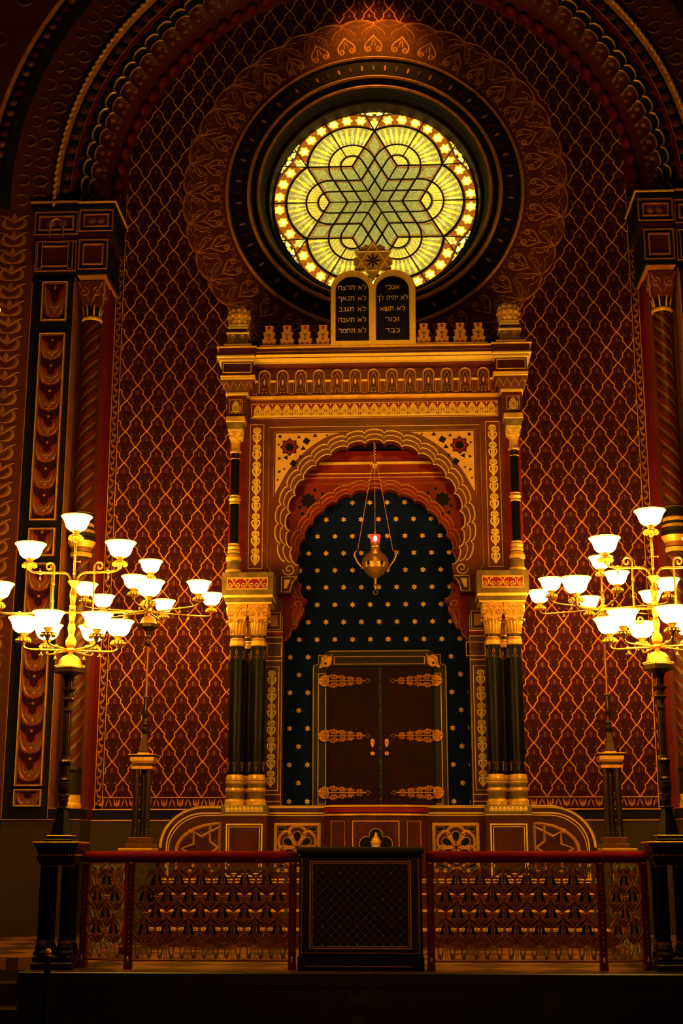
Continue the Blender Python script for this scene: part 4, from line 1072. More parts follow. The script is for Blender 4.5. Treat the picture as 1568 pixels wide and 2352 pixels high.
    # stepped cresting
    for s_ in (-1, 1):
        for k in range(5):
            cx = s_ * (1.235 - k * .2135); m = MB(CREAM); Y = -1.20 if k == 4 else -1.325
            q = (.70, 1.0)[1]
            z0 = 6.705
            m.bev(cx - .105, cx + .105, Y - .03, Y + .05, z0, z0 + .025, STONE, .004)
            o = [(-.070, 0), (-.085, .075), (-.062, .085), (-.055, .085), (-.070, .165), (-.042, .172), (-.052, .250), (.052, .250), (.042, .172), (.070, .165), (.055, .085), (.062, .085), (.085, .075), (.070, 0)]
            m.plate([(cx + x, z0 + .025 + z) for x, z in o], Y, Y + .025, STONE)
            m.ribbon([(cx + x * .92, z0 + .027 + z * .97) for x, z in o], .012, Y, STONE, .006, True)
            for dx, dz, w, h in ((0, .215, .034, .05), (0, .075, .026, .04), (-.03, .022, .035, .024), (.03, .022, .035, .024)):
                m.plate([(cx + dx, z0 + .025 + dz - h / 2), (cx + dx + w / 2, z0 + .025 + dz), (cx + dx + w * .4, z0 + .025 + dz + h / 2), (cx + dx - w * .4, z0 + .025 + dz + h / 2), (cx + dx - w / 2, z0 + .025 + dz)], Y - .004, None, REDB)
            m.plate([(cx - .03, z0 + .17), (cx, z0 + .12), (cx + .03, z0 + .17)], Y - .004, None, GREY)
            m.build('merlon', ARK)
        # corner finials
        F = MB(GREY); cx = s_ * 1.60; cy = -1.27
        F.bev(cx - .165, cx + .165, cy - .13, cy + .13, 6.705, 6.735, STONE, .004); F.taper(cx, cy, 6.735, 6.862, .125, .108, GREY, .11, .10)
        for q in (1, -1):
            F.ribbon([(cx + q * x, z) for x, z in spiral(.055, 6.822, .028, .006, pi, -1.2, 14)], .010, cy - .113, GOLD, .006); F.ribbon(bez((cx + q * .028, 6.822), (cx + q * .03, 6.78), (cx + q * .08, 6.80), (cx + q * .085, 6.745), 6), .008, cy - .113, GOLDD, .006)
        F.bev(cx - .135, cx + .135, cy - .125, cy + .125, 6.862, 6.885, GOLDB, .005); F.taper(cx, cy, 6.885, 6.93, .115, .105, MARBD)
        F.bev(cx - .115, cx + .115, cy - .11, cy + .11, 6.93, 6.955, GOLDB, .004); F.bev(cx - .110, cx + .110, cy - .105, cy + .105, 6.965, 6.99, GOLDB, .004)
        N = 22; pf = [(.07, 6.99), (.10, 7.02), (.118, 7.07), (.122, 7.12), (.108, 7.18), (.075, 7.22), (.03, 7.235), (.028, 7.25), (.001, 7.27)]
        F.lathe([(r, z) for r, z in pf], cx, cy, 0, N, GOLD)
        for k in range(10):
            a = TAU * k / 10
            for (z, r, sz) in ((7.03, .105, .03), (7.10, .125, .026), (7.165, .112, .022)):
                F.ball(cx + r * cos(a + z * 9), cy + r * sin(a + z * 9), z, sz, GOLD, 6, 4, 1.3)
        F.bev(cx - .028, cx + .028, cy - .028, cy + .028, 7.235, 7.25, GOLDB, .003)
        F.build('finial', ARK)
ark_top()

# ------------------------------------------------------------------ tablets with the commandments
def tablets():
    T = empty('stone_tablets', (0, -1.30, 6.705), 'double round-topped tablets with black panels of gold Hebrew words and a star on top', 'tablets')
    Y = 0.; z0 = 0.
    o = []
    for c, a, b in ((.248, 0, pi - .28), (-.248, .28, pi)):
        o += [(c + .252 * cos(a + (b - a) * i / 22), .695 + .252 * sin(a + (b - a) * i / 22)) for i in range(23)]
    fr = MB(GOLDB); pts = [(-.50, 0), (.50, 0)] + o; fr.plate(pts, -.06, .05, GOLDB); fr.ribbon(pts, .008, -.06, GOLD, .006, True); fr.build('tablet_frame', T)
    G = {'A': (.85, [[(0, 1), (.8, .02)], [(.74, 1), (.74, .72), (.50, .45)], [(.30, .60), (.08, .36), (.08, 0)]]),
         'L': (.78, [[(.08, 1.45), (.12, .93), (.72, .93), (.70, .55), (.38, 0)]]),
         'T': (.88, [[(0, .96), (.82, .96)], [(.78, .96), (.80, 0)], [(.24, .96), (.22, .14), (0, .03)]]),
         'R': (.76, [[(0, .96), (.68, .96), (.72, 0)]]), 'C': (.80, [[(.68, 1), (.66, .72), (.36, .48)], [(0, 1), (.70, .06)], [(0, .05), (.74, .05)]]),
         'X': (.86, [[(0, .96), (.80, .96)], [(.76, .96), (.76, 0)], [(.08, .96), (.08, 0)]]), 'H': (.86, [[(0, .96), (.80, .96)], [(.76, .96), (.76, 0)], [(.10, .62), (.10, 0)]]),
         'N': (.54, [[(.08, .96), (.44, .96), (.46, .05), (0, .05)]]), 'F': (.80, [[(.06, .96), (.70, .96), (.70, -.42)], [(.08, .96), (.08, .58), (.38, .56)]]),
         'G': (.54, [[(.05, .96), (.38, .96), (.42, 0)], [(.40, .42), (.04, .03)]]), 'B': (.84, [[(.05, .96), (.64, .96), (.66, .05)], [(0, .05), (.80, .05)]]),
         'I': (.80, [[(.06, 1), (.30, .12)], [(.70, 1), (.68, .50), (.02, 0)]]), 'M': (.84, [[(0, 1), (.22, .74), (.04, 0)], [(.18, .86), (.50, .98), (.76, .86), (.76, .05), (.40, .05)]]),
         'D': (.80, [[(0, .96), (.76, .96)], [(.64, .96), (.64, 0)]]), 'K': (.76, [[(.05, .96), (.46, .96), (.66, .74), (.66, .26), (.46, .05), (.05, .05)]]), 'Y': (.38, [[(.04, .96), (.28, .96), (.26, .56)]]),
         'k': (.76, [[(0, .96), (.66, .96), (.68, -.42)]]), 'S': (.96, [[(.12, .05), (.84, .05)], [(.03, 1), (.14, .05)], [(.46, 1), (.42, .44), (.14, .30)], [(.90, 1), (.82, .05)]]),
         'Z': (.44, [[(.04, .96), (.38, .96)], [(.22, .96), (.20, 0)]]), 'V': (.38, [[(.04, .96), (.28, .96), (.28, 0)]]), ' ': (.50, [])}
    # each row as it reads from left to right on the stone
    rows = {1: (['XCRT AL', 'FANT AL', 'BNGT AL', 'HNIT AL', 'DMXT AL'], [.335, .33, .325, .33, .325]),
            -1: (['YKNA', 'kL HYHY AL', 'ASFT AL'.replace('SF', 'S'), 'RVKZ', 'DBK'], [.165, .365, .295, .165, .17])}
    for s_ in (1, -1):
        cx = -.247 if s_ == 1 else .230
        p = MB(BLACK); ip = [(cx - .197, .055), (cx + .197, .055)] + [(cx + .197 * cos(pi * i / 20), .685 + .185 * sin(pi * i / 20)) for i in range(21)]
        p.plate(ip, -.063, None, BLACK); p.ribbon(ip, .006, -.063, GOLDD, .004, True); po = p.build('black_panel', T)
        lt = MB(GOLDB); words, widths = rows[s_]
        for i, (wd, wid) in enumerate(zip(words, widths)):
            adv = sum(G[c][0] + .16 for c in wd) - .16; k = wid / adv; x = cx - wid / 2; zc = .725 - i * .1365; H = .050
            for c in wd:
                for st in G[c][1]:
                    pts = [(x + a * k, zc - H / 2 + b * H) for a, b in st]
                    flat = abs(pts[0][1] - pts[1][1]) < .002
                    lt.ribbon(pts, .0088 if flat else .0074, -.063, GOLDB, .002)
                x += (G[c][0] + .16) * k
        lt.build('lettering', po)
    st = MB(GOLD); cz = 1.088; R = .245
    for rot in (pi / 2, -pi / 2):
        tri = [(R * cos(rot + TAU * k / 3), cz + R * sin(rot + TAU * k / 3)) for k in range(3)]
        for k in range(3): st.ribbon([tri[k], tri[(k + 1) % 3]], .030, -.022, GOLDB, .012)
    ys = -.012
    hexp = [(.132 * cos(pi / 6 + TAU * k / 6), cz + .132 * sin(pi / 6 + TAU * k / 6)) for k in range(6)]
    st.plate(hexp, -.02, .01, GOLD)
    for rot in (pi / 2, -pi / 2):
        tri = [(R * cos(rot + TAU * k / 3), cz + R * sin(rot + TAU * k / 3)) for k in range(3)]; st.plate(tri, -.016 + (.002 if rot > 0 else 0),   .012, GOLD)
    for k in range(8):
        a = TAU * k / 8; st.ribbon([(r * cos(a), cz + r * sin(a)) for r in (.012, .06, .10)], [.014, .022, .004], -.024, BLACK, .003)
    st.ribbon(circ(0, cz, .112, 24), .010, -.022, GOLD, .006, True)
    for k in range(6):
        a = TAU * k / 6; c, s0 = cos(a), sin(a)
        tip = [(.12, -.06), (.17, -.07), (.235, -.035), (.225, 0), (.235, .035), (.17, .07), (.12, .06)]
        if k == 4 or k == 5: continue
        st.plate([(r * c - t * s0, cz + r * s0 + t * c) for r, t in tip], -.010, .015, GOLD)
    st.build('star_crest', T)
tablets()

# ------------------------------------------------------------------ hanging eternal lamp
def eternal_lamp():
    L = empty('hanging_lamp', (0, -.92, 0), 'brass hanging lamp with a small lit red glass on three chains before the ark', 'lamp')
    b = MB(BRASS); b.lathe([(.001, 3.86), (.012, 3.87), (.02, 3.90), (.032, 3.915), (.018, 3.93), (.02, 3.99), (.05, 4.01), (.10, 4.05), (.145, 4.11), (.158, 4.17), (.15, 4.22), (.12, 4.27), (.07, 4.31), (.05, 4.335), (.058, 4.345), (.05, 4.36), (.055, 4.375), (.045, 4.39), (.062, 4.405), (.062, 4.415), (.04, 4.42)], 0, 0, 0, 32, BRASS)
    for k in range(6):
        a = -pi / 2 + TAU * (k + .5) / 6; b.ball(.150 * cos(a), .150 * sin(a), 4.155, .020, BLACK, 8, 6, 1.5)
        a2 = TAU * k / 6; b.ball(.158 * cos(a2), .158 * sin(a2), 4.12, .014, BRASS, 8, 5)
    b.build('lamp_body', L)
    r = MB(BRASS); r.tube([(.026 * cos(t), 0, 3.832 + .026 * sin(t)) for t in [TAU * i / 16 for i in range(16)]], .004, BRASS, 6, True); r.build('ring', L)
    gm = mat('red_lamp_glass', (.6, .01, .01), .15, emit=(1., .02, .01), es=2.6)
    g = MB(gm); g.lathe([(.048, 4.415), (.056, 4.46), (.062, 4.51), (.058, 4.51), (.050, 4.46), (.042, 4.42)], 0, 0, 0, 20, gm); g.build('red_glass', L)
    fm = mat('flame_glow', (1, .6, .2), .5, emit=(1., .62, .16), es=22)
    f = MB(fm); f.lathe([(.001, 4.425), (.020, 4.44), (.024, 4.465), (.012, 4.495), (.001, 4.51)], 0, -.048, 0, 10, fm); f.build('flame', L)
    for k in range(3):
        a = (pi, 0, -pi / 2)[k]; c, s_ = cos(a), sin(a)
        h = MB(BRASS); pts = bez((.145, 4.12), (.22, 4.19), (.275, 4.30), (.215, 4.325), 10)
        h.tube([(x * c, x * s_, z) for x, z in pts], [.012] * 6 + [.014, .016, .014, .012, .010], BRASS, 8)
        if k < 2: h.build('handle', L)
        ch = MB(GOLD); x0, z0 = (.205, 4.33) if k < 2 else (.03, 4.51)
        n = 44
        for i in range(n):
            t = i / n; t2 = (i + .75) / n
            p = lambda t: ((x0 + (.035 - x0) * t) * c, (x0 + (.035 - x0) * t) * s_ - .0, z0 + (5.33 - z0) * t)
            ch.tube([p(t), p((t + t2) / 2), p(t2)], [.003, .0065, .003], GOLD, 5)
        ch.build('chain', L)
    m = MB(BRASS); m.lathe([(.01, 5.27), (.035, 5.29), (.02, 5.31), (.045, 5.345), (.05, 5.36), (.02, 5.375), (.02, 5.40), (.008, 5.41)], 0, 0, 0, 12, BRASS)
    for k in range(6): m.ball(.045 * cos(TAU * k / 6), .045 * sin(TAU * k / 6), 5.365, .012, GOLDB, 6, 4)
    m.build('chain_collar', L)
    c = MB(GOLD)
    for i in range(12): c.ball(.006 * (-1) ** i, 0, 5.425 + i * .018, .0085, GOLD, 6, 4, 1.4)
    c.tube([(0, 0, 5.63), (0, .04, 5.65), (0, .08, 5.66)], .008, GOLD, 6)
    c.build('chain', L)
eternal_lamp()

# ------------------------------------------------------------------ candelabra
SHP = [(.030, .070), (.045, .074), (.070, .088), (.088, .108), (.098, .135), (.108, .165), (.124, .190), (.137, .203), (.135, .207), (.120, .193), (.102, .165), (.090, .130), (.06, .098), (.0005, .092)]
def make_shade():
    m = MB(SHADEM); n = 28; m.lathe(SHP, 0, 0, 0, n, SHADEM)
    me = bpy.data.meshes.new('lamp_shade'); me.from_pydata(m.v, [], m.f); me.materials.append(SHADEM)
    me.polygons.foreach_set('use_smooth', [True] * len(m.f)); me.update()
    ca = me.color_attributes.new('glow', 'FLOAT_COLOR', 'POINT')
    out = []
    for v in m.v:
        z = v[2]; t = (z - .07) / .137
        k = max(0., 1 - abs(t - .45) / .55)
        g = (4. + 38 * min(1, k * 1.6)); out += [g * 1., g * (.46 + .05 * k), g * (.025 + .030 * k), 1.]
    ca.data.foreach_set('color', out)
    return me
SHME = make_shade()
cupm = MB(BRASS)
cupm.lathe([(.012, -.03), (.02, -.02), (.012, -.01), (.016, 0), (.05, .012), (.058, .022), (.060, .030), (.045, .036), (.022, .040), (.026, .050), (.036, .062), (.040, .072), (.030, .076)], 0, 0, 0, 20, BRASS)
for k in range(12):
    a = TAU * k / 12; cupm.ball(.058 * cos(a), .058 * sin(a), .008, .012, GOLD, 6, 4, 1.2)
cm = bpy.data.meshes.new('lamp_cup'); cm.from_pydata(cupm.v, [], cupm.f)
for m_ in cupm.mats: cm.materials.append(m_)
cm.polygons.foreach_set('material_index', cupm.mi); cm.polygons.foreach_set('use_smooth', cupm.sm); cm.update()
def lamp_at(parent, x, y, z):
    c = bpy.data.objects.new('lamp_cup', cm); COL.objects.link(c); c.parent = parent; c.location = (x, y, z)
    s = bpy.data.objects.new('lamp_shade', SHME); COL.objects.link(s); s.parent = parent; s.location = (x, y, z)
def arm(parent, a, r, zh, zl, r0=.02, rad=.010, knob=.62):
    c, s = cos(a), sin(a); m = MB(BRASS)
    pts = bez((r0, zh), (r0 + .03, zh - .0), (r * .3, zh), (r * .45, zh), 6) + bez((r * .45, zh), (r * .8, zh), (r * .97, zh - .01), (r, zl - .03), 12)[1:]
    m.tube([(u * c, u * s, z) for u, z in pts], rad, BRASS, 8)
    u = r * knob; m.ball(u * c, u * s, zh, rad * 1.9, BRASS, 8, 6); m.ball(u * c, u * s, zh - .035, rad * .9, BRASS, 6, 4, 2.2)
    for q in (1, -1): m.ball((u + q * .014) * c, (u + q * .014) * s, zh - .045, rad * .7, BRASS, 6, 4)
    m.build('arm', parent); lamp_at(parent, r * c, r * s, zl)

def front_candelabrum(X, rot, side, lab):
    C = empty('candelabrum', (X, -4.92, 0), lab, 'candelabrum')
    b = MB(BLACKM); b.bev(-.165, .165, -.165, .165, 0, .055, CAPGR, .01); b.bev(-.155, .155, -.155, .155, .055, .105, CAPGR, .01); b.build('base', C)
    for sx in (-1, 1):
        for sy in (-1, 1):
            k = MB(BLACKM); k.lathe([(.075, .105), (.075, .13), (.062, .15), (.066, .17), (.055, .19), (.052, .20), (.058, .215), (.05, .23), (.05, .80), (.056, .805), (.05, .815)], sx * .088, sy * .088, 0, 20, BLACKM, mats=[CAPGR, CAPGR, CAPGR, CAPGR, CAPGR, BRASS, CAPGR, BLACKM, BRASS, CAPGR])
            k.build('column', C)
    k = MB(CAPGR); k.taper(0, 0, .815, .86, .135, .155, CAPGR); k.bev(-.158, .158, -.158, .158, .86, .885, CAPGR, .005); k.taper(0, 0, .885, .945, .145, .165, CAPGR); k.taper(0, 0, .945, .985, .165, .19, CAPGR); k.bev(-.192, .192, -.192, .192, .985, .998, HINGE, .003)
    for i in range(14):
        for (ux, uy) in ((-.15 + i * .3 / 13, -.163), (.163 if X > 0 else .163, -.15 + i * .3 / 13)): k.ball(ux, uy, .89, .007, HINGE, 5, 4)
    k.build('capital', C)
    p = MB(CAPGR); p.bev(-.115, .115, -.115, .115, .998, 1.02, BLACKM, .004); p.bev(-.10, .10, -.10, .10, 1.025, 1.05, HINGE, .004); p.box(-.105, .105, -.105, .105, 1.01, 1.045, BLACKM)
    p.lathe([(.095, 1.05), (.042, 1.27)], 0, 0, 0, 8, BLACKM, False, pi / 8); p.build('pyramid_foot', C)
    s = MB(BRONZE)
    pf = [(.045, 1.265), (.045, 1.275), (.03, 1.285), (.03, 1.33), (.038, 1.34), (.03, 1.35), (.042, 1.372), (.042, 1.38), (.03, 1.39), (.042, 1.43), (.042, 1.48), (.03, 1.495), (.044, 1.505), (.036, 1.52), (.036, 1.62), (.044, 1.645), (.044, 1.655), (.032, 1.67), (.026, 1.70), (.026, 2.06), (.030, 2.085), (.026, 2.10),
          (.024, 2.15), (.040, 2.165), (.042, 2.18), (.028, 2.19), (.028, 2.23), (.046, 2.25), (.048, 2.268), (.03, 2.275), (.03, 2.33), (.05, 2.375), (.10, 2.40)]
    pf = [(r * (1.22 if z < 2.35 else 1), z) for r, z in pf]; s.lathe(pf, 0, 0, 0, 20, BRONZE); s.build('pole', C)
    t = MB(BRASS); t.lathe([(.10, 2.40), (.132, 2.402), (.132, 2.44), (.125, 2.445), (.11, 2.45)], 0, 0, 0, 8, BRONZE, False, pi / 8)
    for k in range(32):
        a = TAU * k / 32; t.ball(.124 * cos(a), .124 * sin(a), 2.455, .008, BRASS, 5, 4)
    t.lathe([(.11, 2.448), (.102, 2.47), (.09, 2.51), (.065, 2.54), (.035, 2.555), (.02, 2.56), (.02, 2.59)], 0, 0, 0, 28, BRASS); t.build('dome', C)
    h = MB(BRASS)
    h.lathe([(.02, 2.58), (.036, 2.60), (.030, 2.615), (.045, 2.64), (.047, 2.67), (.036, 2.70), (.024, 2.715), (.022, 2.74), (.032, 2.78), (.030, 2.82), (.02, 2.85), (.026, 2.87), (.03, 2.895), (.034, 2.93), (.026, 2.955), (.032, 2.985), (.022, 2.995), (.024, 3.03), (.033, 3.075), (.030, 3.11), (.020, 3.14), (.024, 3.155), (.046, 3.185), (.056, 3.20), (.03, 3.205), (.010, 3.21),
             (.010, 3.26), (.016, 3.27), (.010, 3.28), (.010, 3.37), (.014, 3.375), (.010, 3.38), (.010, 3.43), (.015, 3.44), (.010, 3.45), (.009, 3.545)], 0, 0, 0, 18, BRASS)
    h.tube([(-.01, 0, 3.376), (.04, 0, 3.376)], .005, BRASS, 6); h.ball(.045, 0, 3.376, .010, BRASS, 6, 4); h.build('stem', C)
    lamp_at(C, 0, 0, 3.575)
    for k in range(6):
        a = -pi / 2 + rot + TAU * k / 6; arm(C, a, .40, 2.595, 2.66)
    for q in (-1, 1):
        a = (0 if q > 0 else pi) + rot * .12
        c, s_ = cos(a), sin(a); m = MB(BRASS)
        pts = bez((.02, 3.18), (.035, 3.25), (.05, 3.275), (.11, 3.278), 8) + bez((.11, 3.278), (.32, 3.278), (.395, 3.272), (.40, 3.33), 12)[1:]
        m.tube([(u * c, u * s_, z) for u, z in pts], .010, BRASS, 8); m.ball(.30 * c, .30 * s_, 3.28, .02, BRASS, 8, 5)
        m.ball(.30 * c, .30 * s_, 3.235, .009, BRASS, 6, 4, 2.); m.build('arm', C); lamp_at(C, .40 * c, .40 * s_, 3.335)
        arm(C, a, .665, 2.925, 2.985, knob=.70)
        # scrolled rod linking the two tiers
        R = MB(BRASS); xr = .178
        top = [(xr, 3.33)] + [(xr + .042 - .042 * cos(t * 1.0) * (1 - t / 9.), 3.33 + .042 * sin(t) * (1 - t / 9.)) for t in [i * .42 for i in range(1, 18)]]
        bot = [(xr, 2.83)] + [(xr - .042 + .042 * cos(t) * (1 - t / 9.), 2.83 - .042 * sin(t) * (1 - t / 9.)) for t in [i * .42 for i in range(1, 18)]]
        low = bot if q == (1 if X < 0 else -1) else [(xr, 2.925)]
        R.tube([(u * c, u * s_, z) for u, z in reversed(top)] + [(xr * c, xr * s_, 3.1)] + [(u * c, u * s_, z) for u, z in low], .0085, BRASS, 8)
        for z in (3.275, 3.18, 3.03, 2.925): R.ball(xr * c, xr * s_, z, .014, BRASS, 8, 5)
        R.build('scrolled_rod', C)
front_candelabrum(-2.55, radians(-15), -1, 'large brass eleven-lamp candelabrum on clustered dark columns at the left railing end')
front_candelabrum(2.445, radians(8), 1, 'large brass eleven-lamp candelabrum on clustered dark columns at the right railing end')

def back_candelabrum(X, rot, lab, bend=0.):
    C = empty('wall_candelabrum', (X, -1.5, .955), lab, 'candelabrum')
    Z = lambda pf: [(r, z - .955) for r, z in pf]
    b = MB(FIREM); b.bev(-.145, .145, -.145, .145, 0, .05, FIREM, .006); b.bev(-.125, .125, -.125, .125, .05, .115, FIREM, .006); b.build('base', C)
    for sx, sy in ((-1, -1), (1, -1), (0, 1)):
        k = MB(BLACKM); k.lathe(Z([(.045, 1.07), (.045, 1.085), (.035, 1.10), (.038, 1.11), (.03, 1.13), (.036, 1.14), (.034, 1.16), (.036, 1.70), (.04, 1.705), (.036, 1.72), (.036, 1.79)]), sx * .062, sy * .055, 0, 18, BRONZE); k.build('column', C)
    k = MB(HINGE); k.bev(-.115, .115, -.115, .115, 1.785 - .955, 1.82 - .955, HINGE, .006); k.bev(-.105, .105, -.105, .105, 1.82 - .955, 1.85 - .955, BRONZE, .004)
    k.taper(0, 0, 1.85 - .955, 1.875 - .955, .11, .125, HINGE); k.box(-.128, .128, -.128, .128, 1.875 - .955, 1.915 - .955, GOLD); k.taper(0, 0, 1.915 - .955, 1.935 - .955, .13, .145, BRONZE); k.bev(-.147, .147, -.147, .147, 1.935 - .955, 1.945 - .955, HINGE, .003)
    k.build('capital', C)
    p = MB(MARBD); p.bev(-.062, .062, -.062, .062, 1.945 - .955, 1.965 - .955, HINGE, .003); p.bev(-.055, .055, -.055, .055, 1.965 - .955, 1.985 - .955, MARBD, .003); p.taper(0, 0, 1.985 - .955, 2.17 - .955, .048, .022, MARBD); p.build('pyramid_foot', C)
    s = MB(BRONZE); s.lathe(Z([(.03, 2.17), (.036, 2.19), (.042, 2.215), (.034, 2.235), (.022, 2.25), (.036, 2.275), (.024, 2.29), (.022, 2.34), (.03, 2.36), (.036, 2.385), (.03, 2.41), (.022, 2.43), (.022, 2.56), (.03, 2.57), (.022, 2.58), (.015, 2.60), (.013, 3.13), (.024, 3.14), (.034, 3.165), (.034, 3.19), (.024, 3.20), (.02, 3.22), (.03, 3.24), (.022, 3.26), (.03, 3.30), (.08, 3.34)]), 0, 0, 0, 16, BRONZE, mats=[BRONZE] * 14 + [COPPER, COPPER] + [BRONZE] * 9); s.build('pole', C)
    t = MB(BRASS); t.lathe(Z([(.08, 3.34), (.125, 3.342), (.13, 3.38), (.10, 3.385)]), 0, 0, 0, 8, BRONZE, False, pi / 8); t.lathe(Z([(.10, 3.384), (.09, 3.41), (.07, 3.45), (.03, 3.475), (.016, 3.48), (.016, 3.53)]), 0, 0, 0, 24, BRASS); t.build('dome', C)
    h = MB(BRASS); h.lathe(Z([(.016, 3.50), (.035, 3.53), (.03, 3.56), (.018, 3.58), (.024, 3.63), (.016, 3.68), (.026, 3.70), (.012, 3.71), (.012, 3.86)]), 0, 0, 0, 14, BRASS); h.build('stem', C)
    lamp_at(C, bend, 0, 3.895 - .955)
    for k in range(6): arm(C, -pi / 2 + rot + TAU * k / 6, .73, 3.515 - .955, 3.575 - .955, rad=.009)
back_candelabrum(-2.52, radians(-3), 'slender brass seven-lamp candelabrum on a triple-column stand left of the ark')
back_candelabrum(2.515, radians(4), 'slender brass seven-lamp candelabrum on a triple-column stand right of the ark')
for s_ in (-1, 1):
    m = MB(BROWN); a, b = XX(s_, 2.375, 2.71); m.box(a, b, -1.72, -.04, 0, .93, BROWN); m.bev(a - .01, b + .01, -1.74, -.04, .93, .955, GOLD, .004)
    m.build('stone_podium', label='brown stone podium with gilt top edge under the %s slender candelabrum' % ('left' if s_ < 0 else 'right'), cat='podium')

# ------------------------------------------------------------------ floor, platform and steps
f = MB(FLOORM); f.box(-2.74, 2.80, -5.22, .0, -.10, 0, FLOORM); f.box(-5.4, -2.74, -3.80, .0, -.10, 0, FLOORM); f.box(2.80, 5.4, -3.80, .0, -.10, 0, FLOORM)
f.build('floor', label='faintly chequered stone floor of the raised chancel platform', cat='floor', kind='structure')
f = MB(PLAT)
f.box(-2.76, 2.82, -5.25, -3.8, -.74, -.1, PLAT); f.box(-5.4, 5.4, -3.83, .0, -.74, -.1, PLAT); f.bev(-2.765, 2.825, -5.262, -5.2, -.12, -.002, PLAT, .008)
f.box(-3.5, -2.76, -5.3, -3.83, -.74, -.56, PLAT); f.box(-5.4, -2.76, -4.15, -3.8, -.56, -.19, BLACKR); f.box(-5.4, -2.76, -4.5, -3.8, -.74, -.37, BLACKR); f.box(2.82, 5.4, -4.15, -3.8, -.56, -.19, BLACKR); f.box(2.82, 5.4, -4.5, -3.8, -.74, -.37, BLACKR)
f.build('wall_platform', label='dark veined marble face of the chancel platform and its side steps', cat='platform', kind='structure')
f = MB(BLACKR); f.box(-9, 9, -19, -0.0, -.80, -.74, BLACKR); f.build('floor_nave', label='dark nave floor in front of the platform', cat='floor', kind='structure')
st = MB(MARBD)
for i, (z, y, x) in enumerate(((.17, -2.35, 2.33), (.34, -2.0, 2.33), (.50, -1.66, 2.32))):
    st.box(-x, x, y, -.5, z - .17 if i else 0, z - .012, MARBD); st.bev(-x, x, y - .008, -.5, z - .017, z, GOLD, .003)
st.bev(-2.32, 2.32, -1.57, -1.3, .60, .615, GOLD, .003); st.bev(-2.32, 2.32, -1.575, -1.3, .625, .64, GOLD, .003); st.box(-2.32, 2.32, -1.56, -1.3, .5, .6, MARBD)
st.build('floor_steps', label='three low brown marble steps with gilt edges in front of the ark', cat='steps', kind='structure')

